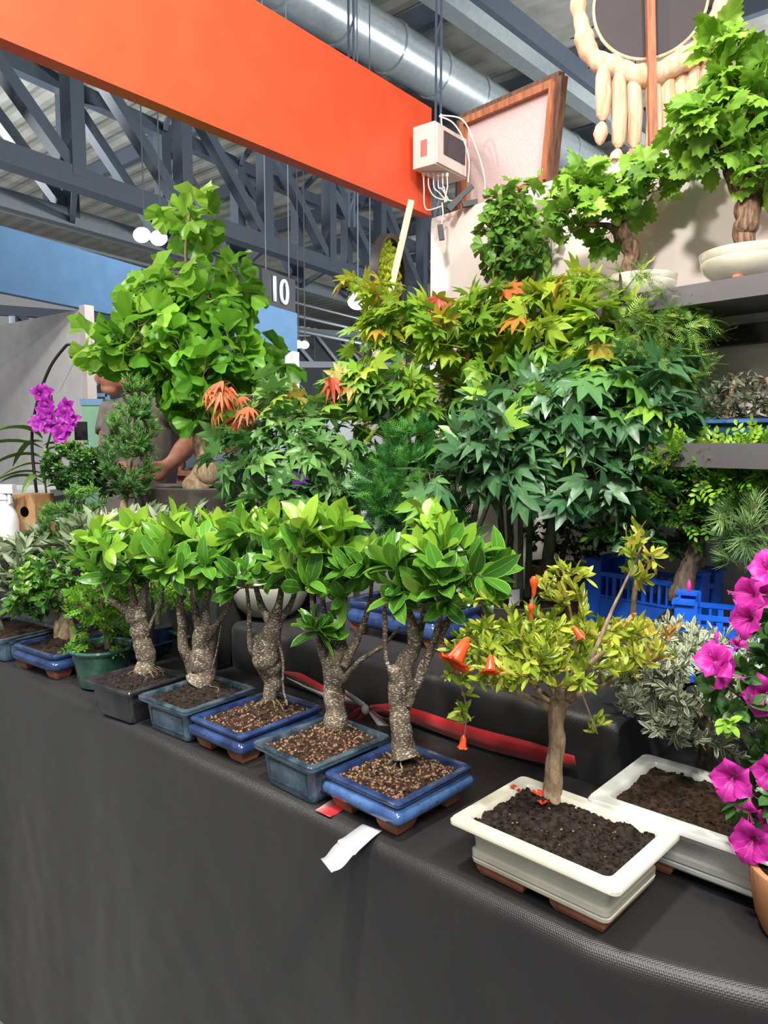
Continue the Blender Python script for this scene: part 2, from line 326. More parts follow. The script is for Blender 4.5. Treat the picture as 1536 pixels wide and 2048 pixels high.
# long rails along EN high up
def hall_line(px, py, z, back, fwd):
    p = atZ(px, py, z); return p-EN*back, p+EN*fwd
for px, py, z, w_, h_, mt, lab in ((888, 0, 9.2, .34, .3, 'duct', 'silver rectangular cable tray running diagonally overhead, right of the round duct'),
                             (880, -70, 10.6, .3, .45, 'steel', 'dark steel girder running diagonally overhead between the duct and the silver tray'),
                             (520, 0, 10.2, .14, .16, 'steelgalv', 'thin pale rail running beside the round duct under the roof')):
    a, b = hall_line(px, py, z, 6, 50)
    tag(MB().bar(a, b, w_, h_).build('overhead_rail', M[mt], smooth=False), lab, 'rail')
a, b = hall_line(640, 10, 9.6, 6, 50)
dt = thing('ventilation_duct', a, 'large round ribbed silver ventilation duct under the hall roof', 'duct')
L_ = np.linalg.norm(b-a); d_ = (b-a)/L_
MB().tube([a, b], .50, 20).build('duct_pipe', M['duct'], dt)
mb = MB()
for i in range(34): p = a+d_*(i*1.5+.5); mb.tube([p-d_*.05, p+d_*.05], .535, 20)
mb.build('seam_ring', M['duct'], dt)
# box truss
tp = [atZ(*p, 7.0) for p in ((150, 355), (350, 425), (518, 480), (657, 530), (760, 565))]
td = nz(tp[4]-tp[0]); sp = np.linalg.norm(tp[4]-tp[0])/4; tb = atZ(0, 395, 7.0); tn = nz(np.array([-td[1], td[0], 0]))
off = ((tb-tp[0])@tn)
tr = thing('roof_truss', tp[0], 'blue-grey steel box truss with slanted braces spanning behind the orange band', 'truss')
for q, (o_, ph) in enumerate(((0, 0), (off, -.42))):
    base = tp[0]+tn*o_
    P = lambda k, z: base+td*(k+ph)*sp+np.array([0, 0, z])
    MB().bar(P(-4, 0), P(16, 0), .32, .38).bar(P(-4, -.22), P(16, -.22), .42, .05).build('bottom_chord', M['steel' if q == 0 else 'steelgalv'], tr, smooth=False)
    MB().bar(P(-4, 3.1), P(16, 3.1), .32, .36).build('top_chord', M['steel'], tr, smooth=False)
    for k in range(-3, 14):
        MB().bar(P(k, 0), P(k, 3.1), .34, .34, up=tn).build('post', M['steel'], tr, smooth=False)
        MB().bar(P(k-1, 3.0)+tn*.02, P(k, .1)+tn*.02, .27, .27, up=tn).build('brace', M['steel'], tr, smooth=False)
for k in range(-3, 14):
    a = tp[0]+td*k*sp; b = tp[0]+tn*off+td*(k+.6)*sp
    for dz in (-.1, 3.1): MB().bar(a+[0, 0, dz], b+[0, 0, dz], .12, .14).build('cross_brace', M['steel'], tr, smooth=False)
# lower pipes under the truss
for dx, z, r in ((6, 6.2, .07), (9, 5.8, .09), (3, 6.5, .05)):
    a = tp[0]+tn*off+tn*dx*.2-td*12; b = a+td*75; a[2] = b[2] = z
    tag(MB().tube([a, b], r, 8).build('service_pipe', M['steelgalv']), {6: 'thin pale service pipe below the steel truss, middle of three', 9: 'thickest and lowest of three pale service pipes below the steel truss', 3: 'thinnest and highest of three pale service pipes below the steel truss'}[dx], 'pipe', 'service pipes under the truss')
# second, farther truss low in the picture
far = thing('roof_truss', atY(400, 640, 34), 'distant dark box truss seen low between the blue band and the maple', 'truss')
a = atY(-300, 600, 20); b = atY(1000, 690, 60)
for dz in (0, -1.6): MB().bar(a+[0, 0, dz], b+[0, 0, dz], .3, .3).build('chord', M['steel'], far, smooth=False)
for k in range(20):
    p = a+(b-a)*(k/20); q = a+(b-a)*((k+1)/20); MB().bar(p, q-[0, 0, 1.6], .2, .2).build('brace', M['steel'], far, smooth=False); MB().bar(q, q-[0, 0, 1.6], .2, .2).build('post', M['steel'], far, smooth=False)
# hangers
for px, zb in ((703, 5.6), (876, 5.3)):
    p = atY(px, 300, 12.5)
    m_ = MB()
    for dx in (-.04, .04): m_.tube([p+[dx, 0, -1.2], [p[0]+dx, p[1], RZ-.3]], .022, 6)
    for i in range(8): m_.bar([p[0]-.04, p[1], p[2]-1+i*.9], [p[0]+.04, p[1], p[2]-.7+i*.9], .02)
    tag(m_.build('hanging_strut', M['steel']), 'dark vertical hanger strut above the '+('middle' if px < 800 else 'right end')+' of the orange panel', 'strut', 'hanger struts')
# far wall of the hall
struct(MB().box((0, 78, 6), (150, .4, 12)).build('wall_far', flat('far_hall_wall', (.10, .11, .12), .7), smooth=False))
# floodlights
def flood(px, py, d, r, lab):
    p = atY(px, py, d); t_ = thing('floodlight', p+[0, .1, .16], lab, 'lamp', None)
    MB().lathe(p+[0, 0, -.01], [(r*.5, .12), (r*.9, .03), (r*1.05, 0)], 20).bar(p+[0, 0, .1], [p[0], p[1], RZ-.1], .02).build('housing', M['steel'], t_)
    MB().blob(p+[0, -r*1.0, -.02], (r*1.05, r*.4, r*.9)).build('lens', M['lamp'], t_)
flood(289, 472, 13, .14, 'round white floodlight left of the ginkgo top, left one of the pair')
flood(322, 478, 13, .14, 'round white floodlight touching the ginkgo top, right one of the pair')
flood(716, 603, 12, .15, 'bright floodlight shining left of the wooden easel, larger one')
flood(740, 611, 13, .10, 'small floodlight close to the pine easel leg')
flood(597, 688, 16, .09, 'tiny floodlight at the right end of the blue band, left one')
flood(610, 689, 16, .09, 'tiny floodlight at the right end of the blue band, right one')

# orange header
A0 = atZ(862, 432, WTOP); A1 = atZ(0, 75, WTOP); dO = nz(A1-A0); ztop = 2.83
nO = nz([-dO[1], dO[0], 0]);
if nO@(np.array([0, 0, 0])-A0) < 0: nO = -nO
mid = A0+dO*1.55
hd = MB().box([mid[0], mid[1], (WTOP+ztop)/2], (3.1, .05, ztop-WTOP), dO).build('fascia_panel', M['orange'], smooth=False)
tag(hd, 'wide orange-red overhead fascia panel joined to the pink-white wall', 'panel')
hd.location += Vector((-nO*.025).tolist())
# blue header
B0 = atZ(590, 705, 2.41); B1 = atZ(0, 585, 2.41); dB = nz(B0-B1); mid = B1+dB*.6
bh = MB().box([mid[0], mid[1], 2.61], (5.8, .06, .40), dB).build('fascia_panel', M['bluepaint'], smooth=False)
sh = B0-dB*2.9; bh.location += Vector((sh-mid).tolist()[:2]+[0])
tag(bh, 'long blue overhead fascia panel of a booth behind the ginkgo', 'panel')
p = B0-dB*.06
tag(MB().box([p[0], p[1], (2.41+GZ)/2], (.12, .1, 2.41-GZ), dB).build('booth_post', M['grey'], smooth=False), 'grey aluminium post under the right end of the blue panel', 'post')
p = B0-dB*.45+np.array([-.05, .35, 0])
sg = thing('hall_sign', [p[0], p[1], 2.9], 'dark hanging sign with pale digits above the blue panel', 'sign')
c_ = atY(556, 585, 9.0)
MB().box(c_, (.72, .04, .42), (.8, .6, 0) if False else dB*np.array([1, 1, 0])).build('sign_board', flat('charcoal_sign', (.02, .024, .03), .5), sg, smooth=False)
MB().bar(c_+[0, 0, .2]-dB*.25, [c_[0]-dB[0]*.25, c_[1]-dB[1]*.25, RZ], .012).build('hanging_wire', M['steel'], sg, smooth=False)
MB().bar(c_+[0, 0, .2]+dB*.25, [c_[0]+dB[0]*.25, c_[1]+dB[1]*.25, RZ], .012).build('hanging_wire', M['steel'], sg, smooth=False)
fc = bpy.data.curves.new('digits', 'FONT'); fc.body = '10'; fc.size = .42; fc.extrude = .01; fc.align_x = 'CENTER'; fc.align_y = 'CENTER'
fo = bpy.data.objects.new('tmp', fc); COL.objects.link(fo)
bpy.context.view_layer.update()
me = bpy.data.meshes.new_from_object(fo.evaluated_get(bpy.context.evaluated_depsgraph_get())); COL.objects.unlink(fo)
nB = nz(np.array([dB[1], -dB[0], 0]))
pz = c_+nB*.035+dB*-.02
do = bpy.data.objects.new('digits', me); COL.objects.link(do); do.parent = sg; me.materials.append(M['grey'])
do.location = (pz-np.array(sg['_o'])).tolist(); do.rotation_euler = (math.pi/2, 0, math.atan2(dB[1], dB[0]))
# grey partition left
G0 = atZ(164, 617, 2.41); G1 = atZ(0, 650, 2.41); dG = nz(G1-G0); mid = G0+dG*.9
pw = MB().box([mid[0], mid[1], (2.40+GZ)/2], (1.8, .05, 2.40-GZ), dG).build('partition_panel', M['grey'], smooth=False)
tag(pw, 'light grey booth partition wall at the left edge behind the orchid', 'partition')
for k_, lab in ((0, 'pale aluminium post at the right end of the grey partition'),):
    tag(MB().box([G0[0]+.05, G0[1]-.05, (2.42+GZ)/2], (.07, .07, 2.42-GZ), dG).build('booth_post', M['plastic'], smooth=False), lab, 'post')
cz = atY(40, 975, 4.6)[2]
cn = thing('counter_table', [-2.5, 4.72, GZ], 'grey counter in front of the grey partition behind the orchid stand', 'counter')
MB().box([-2.55, 4.62, cz-.02], (1.2, .5, .04)).build('counter_top', M['grey'], cn, smooth=False)
MB().box([-2.55, 4.62, (cz-.04+GZ)/2], (1.1, .42, cz-.04-GZ)).build('counter_body', flat('mid_grey', (.25, .25, .26), .6), cn, smooth=False)

# --- shelves at right
zA = atP(1536, 544, WP(1, .27, 0), WNt)[2]; zB = atP(1536, 588, WP(1, .27, 0), WNt)[2]
us = thing('wall_shelf', WP(1.0, .1, zB), 'charcoal shelf board under the grapevines on the pink-white wall', 'shelf')
MB().box(WP(1.15, .135, (zA+zB)/2), (1.9, .27, zA-zB), WD).build('shelf_board', M['greyshelf'], us, smooth=False)
MB().box(WP(1.15, .02, zB-.06), (1.9, .04, .055), WD).build('support_rail', M['black'], us, smooth=False)
LS = .42
zC = atP(1480, 887, WP(1, LS, 0), WNt)[2]
ls = thing('wall_shelf', WP(1.0, .1, zC-.06), 'lower charcoal shelf carrying the long blue pot at the right edge', 'shelf')
MB().box(WP(1.32, LS/2, zC-.03), (.98, LS, .06), WD).build('shelf_board', M['greyshelf'], ls, smooth=False)
# ================================================================== BLACK CLOTH TABLE + TIERS
def nse(v, s): return noise.noise(Vector((v[0]*s, v[1]*s, v[2]*s)))
def table_cloth():
    prof = [(1.28, GZ+.01), (1.28, .3), (1.28, .74), (1.27, .75)] + [(x, .75) for x in np.linspace(1.2, .06, 24)]
    R = .035
    for a in np.linspace(0, math.pi/2, 8): prof.append((R-R*math.sin(a)+.0, .75-R+R*math.cos(a)))
    prof += [(0, z) for z in np.linspace(.70, GZ+.004, 46)]
    ss = np.linspace(-3.6, 1.5, 300); V = []
    for s in ss:
        bend = 0 if s < .42 else .35*(s-.42)**2+.20*(s-.42)
        for i, (t, z) in enumerate(prof):
            p = ST(s, t, z); fr = max(0, min(1, (.75-z)/.5)) if t < .5 else 0
            if t > .5 and s < -1.1: t = .5+(t-.5)*(.42/.78)
            tt = t + (bend if t < .2 else bend*max(0, 1-(t-.2)/.5))
            k = 0
            if t < .55 and z > .70: k = .004*nse((s*1.3, t*3, 0), 5)*min(1, t/.1+.3)
            fold = (.020*math.sin(s*6.0+2*nse((s, 0, 0), 2)) + .02*nse((s*1.5, z*.8, 3), 2.2)+.006*nse((s, z, 1), 12))*fr
            sag = .006*nse((s, 0, 7), 3)*(1 if t < .05 else 0)
            V.append(p + EN*(-0.0 + (tt-t)) + EN*(-fold*.6) + np.array([0, 0, k+sag-(.0 if z > .7 else 0)]))
    m = len(prof); F = [(i*m+j, i*m+j+1, (i+1)*m+j+1, (i+1)*m+j) for i in range(len(ss)-1) for j in range(m-1)]
    return mesh_obj('tablecloth', V, F, M['fabric'])
tc_ = table_cloth(); tag(tc_, 'black fabric cloth covering the display table and hanging down its front', 'tablecloth')
tbl = thing('display_table', ST(-1, .5, GZ), 'trestle display table hidden under the black cloth', 'table')
MB().box(ST(-1.2, .60, .728), (4.4, .50, .02), ES).build('table_top', M['tanwood'], tbl, smooth=False)
for s in (-3.2, -1, .9):
    for t in (.38, .8): MB().box(ST(s, t, (.718+GZ)/2), (.05, .05, .718-GZ), ES).build('leg', M['steelgalv'], tbl, smooth=False)
def soft_block(name, s0, s1, t0, t1, z0, z1, lab, r=.025, cat='riser'):
    ns, ntt = 60, 14; V = []
    ring = []                      # cross-section loop in (t,z), front->top->back
    ring += [(t0, z) for z in np.linspace(z0, z1-r, 8)]
    ring += [(t0+r-r*math.cos(a), z1-r+r*math.sin(a)) for a in np.linspace(.2, math.pi/2, 6)]
    ring += [(t, z1) for t in np.linspace(t0+.08, t1, ntt)] + [(t1, z0)]
    m = len(ring); ct, cz2 = (t0+t1)/2, (z0+z1)/2
    ss = [s0]+list(np.linspace(s0+.01, s1-.01, ns))+[s1]
    for i, s in enumerate(ss):
        for t, z in ring:
            e = 1
            if i in (0, len(ss)-1): t = ct+(t-ct)*.985; z = z-(.008 if z > z1-.02 else 0)
            wv = .007*nse((s, t, z), 5)+.004*nse((s, t, z), 14)
            fr = 1 if t < t0+.05 else .4
            V.append(ST(s, t, z)+(-EN*wv*1.3+np.array([0, 0, .3*wv if z > z0+.02 else 0]))*fr)
    F = [(i*m+j, i*m+(j+1) % m, (i+1)*m+(j+1) % m, (i+1)*m+j) for i in range(len(ss)-1) for j in range(m)]
    F += [tuple(range(m)), tuple(reversed([(len(ss)-1)*m+j for j in range(m)]))]
    o = mesh_obj(name, V, F, M['fabric']); sharp(o, 50); return tag(o, lab, cat)
T1Z = .90
soft_block('display_riser', -1.09, .245, .50, 1.25, .752, T1Z, 'low black cloth-covered riser with the red ribbon along its front')
soft_block('display_riser', .256, .95, .86, 1.22, .752, T1Z, 'black cloth-covered riser under the blue crates at the right')
soft_block('display_riser', -3.3, -1.10, .45, .90, .752, 1.09, 'taller black cloth-covered riser under the brown ginkgo pot at the left')
# ribbon
def strip(P, W, upv, th=.0012, mat2=None, name='ribbon', mat=None, parent=None, tw=None):
    P = catmull(P, 8); n = len(P); W = np.interp(np.linspace(0, 1, n), np.linspace(0, 1, len(W)), W); T = nz(np.gradient(P, axis=0)); V = []
    for i in range(n):
        u = nz(np.array(upv if not callable(upv) else upv(i/(n-1)), float)); u = nz(u-T[i]*(u@T[i])); nn = np.cross(T[i], u)
        wv = .0025*nse(P[i], 22)
        for a, b in ((-.5, 0), (0, .0), (.5, 0), (.5, -th), (0, -th), (-.5, -th)): V.append(P[i]+u*W[i]*a+nn*(b+wv))
    F = [(i*6+j, i*6+(j+1) % 6, (i+1)*6+(j+1) % 6, (i+1)*6+j) for i in range(n-1) for j in range(6)]
    F += [(5, 4, 3, 2, 1, 0), tuple((n-1)*6+j for j in range(6))]
    o = mesh_obj(name, V, F, mat or M['ribbon'], parent)
    return o
pf = ST(0, .478, 0)
def rp(px, py, off=0): return atP(px, py, pf-EN*off, EN)
rb = thing('ribbon_bow', rp(737, 1415), 'red satin ribbon with white lining tied in a bow on the black riser', 'ribbon')
strip([rp(566, 1345), rp(600, 1356), rp(640, 1378), rp(690, 1402), rp(735, 1418)], [.008, .030, .028, .034, .02], (0, 0, 1), name='ribbon_band', parent=rb)
strip([rp(740, 1418), rp(790, 1420), rp(840, 1436), rp(900, 1458), rp(980, 1482), rp(1060, 1502), rp(1120, 1518), rp(1150, 1521)], [.02, .034, .040, .044, .046, .044, .034, .02], (0, 0, 1), name='ribbon_band', parent=rb)
strip([rp(572, 1355, .004), rp(640, 1388, .004), rp(690, 1400, .008), rp(728, 1408, .01)], [.004, .012, .016, .012], (0, 0, 1), mat=M['ribbonw'], name='white_edge', parent=rb)
c0 = rp(737, 1417, .02)
for (x, y, wd, mt) in ((700, 1442, .026, 'ribbon'), (800, 1436, .030, 'ribbon')):
    tip = rp(x, y, .045); m1 = (c0+tip)/2+[0, 0, .012]; m2 = (c0+tip)/2-[0, 0, .014]
    strip([c0, m1, tip, m2, c0+EN*.004], [.012, wd, wd*1.1, wd, .012], -EN+np.array([0, 0, .5]), mat=M[mt], name='bow_loop', parent=rb)
strip([c0, rp(765, 1450, .03), rp(790, 1478, .03)], [.012, .022, .03], (1, 0, .3), mat=M['ribbonw'], name='bow_tail', parent=rb)
strip([c0, rp(712, 1400, .03), rp(690, 1384, .02)], [.01, .018, .014], (0, 0, 1), mat=M['ribbonw'], name='bow_tail', parent=rb)
MB().blob(c0-EN*.012, (.011, .011, .014)).build('bow_knot', M['ribbonw'], rb)
strip([atZ(690, 1600, .7535), atZ(664, 1616, .7535), atZ(645, 1626, .7535)], [.045, .045, .042], EN*.9+ES*.3, mat=M['ribbon'], name='t')
o = bpy.context.scene.objects['t']; o.name = 'ribbon_end'; tag(o, 'short red ribbon end lying on the table left of the rightmost blue pot', 'ribbon')
q = [atZ(745, 1655, .7535), atZ(715, 1678, .7535), atZ(690, 1697, .748)]
e1 = atY(668, 1722, q[-1][1]-.012); e2 = atY(652, 1731, q[-1][1]-.02)
o = strip(q+[e1, e2], [.045, .046, .048, .046, .045], lambda t: EN*.4+ES*.8 if t < .5 else ES, mat=M['ribbonw'], name='ribbon_end')
tag(o, 'white ribbon tail hanging over the table edge below the rightmost blue pot', 'ribbon')
# ================================================================== LEAVES
def t_ellip(n=4, wr=.42, curl=.25, fold=.25, tip=1.0, widest=.5):
    V = []; U = []; F = []
    for i in range(n+1):
        y = i/n; ww = wr*.5*(math.sin(math.pi*min(1, y**(math.log(.5)/math.log(widest))))**.62 if 0 < y < 1 else (0.06 if y == 0 else 0))
        z = -curl*y*y
        for s in (-1, 0, 1): V.append((s*ww, y, z+(fold*ww if s else 0))); U.append((abs(s), y))
    for i in range(n):
        for j in (0, 1): F.append((i*3+j, i*3+j+1, i*3+j+4, i*3+j+3))
    return np.array(V), F, np.array(U)
def t_palm(angles=(0, 38, -38, 78, -78, 125, -125), lens=(1, .9, .9, .66, .66, .33, .33), wd=.19, curl=.25, teeth=True):
    order = np.argsort(angles); an = [math.radians(angles[i]) for i in order]; ln = [lens[i] for i in order]
    V = [(0, 0, 0)]; U = [(.0, 0)]; F = []
    def pt(a, r, z=0, u=1): V.append((math.sin(a)*r, math.cos(a)*r, z-curl*r*r)); U.append((u, r)); return len(V)-1
    k = len(an); sinus = []
    for i in range(k+1):
        if i == 0: a = an[0]-.3; r = .1
        elif i == k: a = an[-1]+.3; r = .1
        else: a = (an[i-1]+an[i])/2; r = .36*min(ln[i-1], ln[i])/.75
        sinus.append(pt(a, r, .02))
    for i in range(k):
        a, l = an[i], ln[i]
        def off(f, wsg): # point at fraction f along with lateral w
            x = l*f; y = wsg*wd*l; return math.atan2(y, x)+a, math.hypot(x, y)
        mid = pt(a, l*.5, -.02, 0); tip = pt(a, l, -.03, .5)
        if teeth:
            sl = pt(*off(.48, -1)); s2 = pt(*off(.74, -.62)); sr = pt(*off(.48, 1)); r2 = pt(*off(.74, .62))
            F += [(0, sinus[i], sl, mid), (mid, sl, s2, tip), (mid, tip, r2, sr), (0, mid, sr, sinus[i+1])]
        else:
            sl = pt(*off(.55, -1)); sr = pt(*off(.55, 1)); F += [(0, sinus[i], sl, mid), (mid, sl, tip, tip), (mid, tip, sr, sr), (0, mid, sr, sinus[i+1])]
    return np.array(V), F, np.array(U)
def t_fan(wave=.1, curl=.2, n=10, spread=1.15):
    V = [(0, 0, 0)]; U = [(1, 0)]; F = []
    for i in range(n+1):
        a = -spread+2*spread*i/n; r1 = .55; r2 = 1-.16*(abs(i-n/2) < .6)+.04*math.cos(i*2.1)-.10*(abs(a)/spread)**4
        for r, wv in ((r1, .4), (r2, 1)):
            V.append((math.sin(a)*r, math.cos(a)*r, wv*wave*math.sin(i*1.35)-curl*r*r-.25*abs(math.sin(a))*r*.4)); U.append((1, r))
    for i in range(n):
        b = 1+2*i; F += [(0, b+2, b, b), (b, b+2, b+3, b+1)]
    return np.array(V), F, np.array(U)
def t_grape(curl=.22):
    V = [(0, 0, 0)]; U = [(1, 0)]; F = []; n = 26
    for i in range(n+1):
        a = -2.75+5.5*i/n; lob = .78+.20*max(math.cos(2.5*a), -.35) if abs(a) < 2.2 else .62
        r2 = lob*(1+.10*(1 if i % 2 else -1)); r1 = r2*.55; rib = abs(math.cos(2.5*a)) > .9
        for r in (r1, r2): V.append((math.sin(a)*r*.62, .28+math.cos(a)*r*.62, .05*math.cos(5*a)*r-curl*r*r*.7)); U.append((0 if (rib and r == r1) else 1, r))
    for i in range(n):
        b = 1+2*i; F += [(0, b+2, b, b), (b, b+2, b+3, b+1)]
    V[0] = (0, .28*.6, .01); return np.array(V), F, np.array(U)
def t_needle(w=.07, curl=.1):
    V = [(-w, 0, 0), (w, 0, 0), (-w*.9, .55, -curl*.3), (w*.9, .55, -curl*.3), (0, 1, -curl)]
    return np.array(V), [(0, 1, 3, 2), (2, 3, 4, 4)], np.array([(1, 0)]*5)
def t_multi(parts):
    V = []; F = []; U = []
    for (v, f, u), M3, t in parts:
        b = len(V); V += [tuple(M3@p+np.array(t)) for p in v]; F += [tuple(i+b for i in q) for q in f]; U += [tuple(x) for x in u]
    return np.array(V), F, np.array(U)
def rotz(a, s=1): c, n = math.cos(a), math.sin(a); return np.array([[c, -n, 0], [n, c, 0], [0, 0, 1]])*s
def roty(a): c, n = math.cos(a), math.sin(a); return np.array([[c, 0, n], [0, 1, 0], [-n, 0, c]])
nd = t_needle(.075, .15)
def t_spray(n=9, ln=.28, droop=.25, ang=1.1):
    ps = []
    for i in range(n):
        y = (i+.5)/n; s = ln*(1-.5*y)
        for sg in (-1, 1): ps.append((nd, rotz(-sg*ang*(1-.3*y))*s, (0, y*.85, -droop*y*y)))
    ps.append((nd, rotz(0, .25), (0, .8, -droop*.7))); return t_multi(ps)
def t_tuft(n=12, seed=1, w=.07, ln=.45, spread=.7):
    r = random.Random(seed); ps = []; base = t_needle(w, .1)
    for i in range(n):
        y = i/n; a = r.uniform(0, 6.28); R = roty(a)@np.array([[1, 0, 0], [0, math.cos(spread), -math.sin(spread)], [0, math.sin(spread), math.cos(spread)]])
        ps.append((base, R*ln*(1.1-.5*y), (0, y*.75, 0)))
    return t_multi(ps)
def t_pinnate(n=4):
    lf = t_ellip(3, .5, .1, .2); ps = []
    for i in range(n):
        y = (i+.6)/(n+.5)
        for sg in (-1, 1): ps.append((lf, rotz(-sg*1.05)*(.34), (0, y*.85, -.1*y*y)))
    ps.append((lf, rotz(0)*.34, (0, .82, -.08))); return t_multi(ps)
TPL = {
    'ficus': [t_ellip(6, .44, .22, .25, widest=.52), t_ellip(6, .50, .05, .3, widest=.55), t_ellip(6, .42, .4, .3)],
    'maple': [t_palm(curl=.25), t_palm((0, 36, -36, 76, -76, 120, -120), (1, .88, .92, .7, .64, .3, .3), .17, .45), t_palm(curl=.05, wd=.18)],
    'mapled': [t_palm((0, 22, -22, 45, -45), (1, .95, .9, .8, .8), .075, .5, teeth=False)],
    'ginkgo': [t_fan(), t_fan(.14, .35, spread=.95), t_fan(.08, .1, spread=1.35)],
    'grape': [t_grape(), t_grape(.4)],
    'yew': [t_spray(8, .42, .1, .9)],
    'jun': [t_tuft(14, 1), t_tuft(14, 2)],
    'hem': [t_spray(10, .26, .3), t_spray(8, .3, .15)],
    'pine': [t_tuft(26, 5, .019, .95, .75), t_tuft(24, 6, .019, .95, .9)],
    'box': [t_ellip(2, .62, .1, .3)], 'oval': [t_ellip(5, .56, .12, .25), t_ellip(5, .6, .3, .2)],
    'pinn': [t_pinnate(4), t_pinnate(3)], 'narrow': [t_ellip(5, .34, .2, .35), t_ellip(5, .30, -.15, .4)],
    'olive': [t_ellip(5, .28, .15, .3), t_ellip(5, .26, .4, .3)], 'strap': [t_ellip(8, .13, .6, .9)],
}
def leaf_mesh(name, kind, P, D, N, Sz, T, mat, parent):
    P, D, N = map(lambda a: np.asarray(a, float).reshape(-1, 3), (P, D, N)); Sz = np.asarray(Sz, float); T = np.asarray(T, float)
    D = nz(D); N = nz(N-D*np.sum(N*D, 1, keepdims=True)); X = np.cross(D, N)
    tp_ = TPL[kind]; idx = rng.integers(0, len(tp_), len(P)); VV = []; FF = []; UU = []; TT = []; b = 0
    for k, (v, f, u) in enumerate(tp_):
        s = np.where(idx == k)[0]
        if not len(s): continue
        W = (P[s][:, None] + Sz[s][:, None, None]*(v[None, :, 0, None]*X[s][:, None]+v[None, :, 1, None]*D[s][:, None]+v[None, :, 2, None]*N[s][:, None]))
        f4 = [q if len(q) == 4 else (*q, q[-1]) for q in f]
        m = len(v)
        for q in f4: pass
        FA = np.array(f4)[None]+(b+np.arange(len(s))[:, None, None]*m)
        VV.append(W.reshape(-1, 3)); FF.append(FA.reshape(-1, 4)); UU.append(np.tile(u, (len(s), 1))); TT.append(np.repeat(T[s], m)); b += len(s)*m
    F = np.vstack(FF); tri = F[:, 2] == F[:, 3]
    F = [tuple(q[:3]) if t else tuple(q) for q, t in zip(F.tolist(), tri)]
    return mesh_obj(name, np.vstack(VV), F, mat, parent, True, tint=np.clip(np.concatenate(TT), 0, 1), uv=np.vstack(UU))

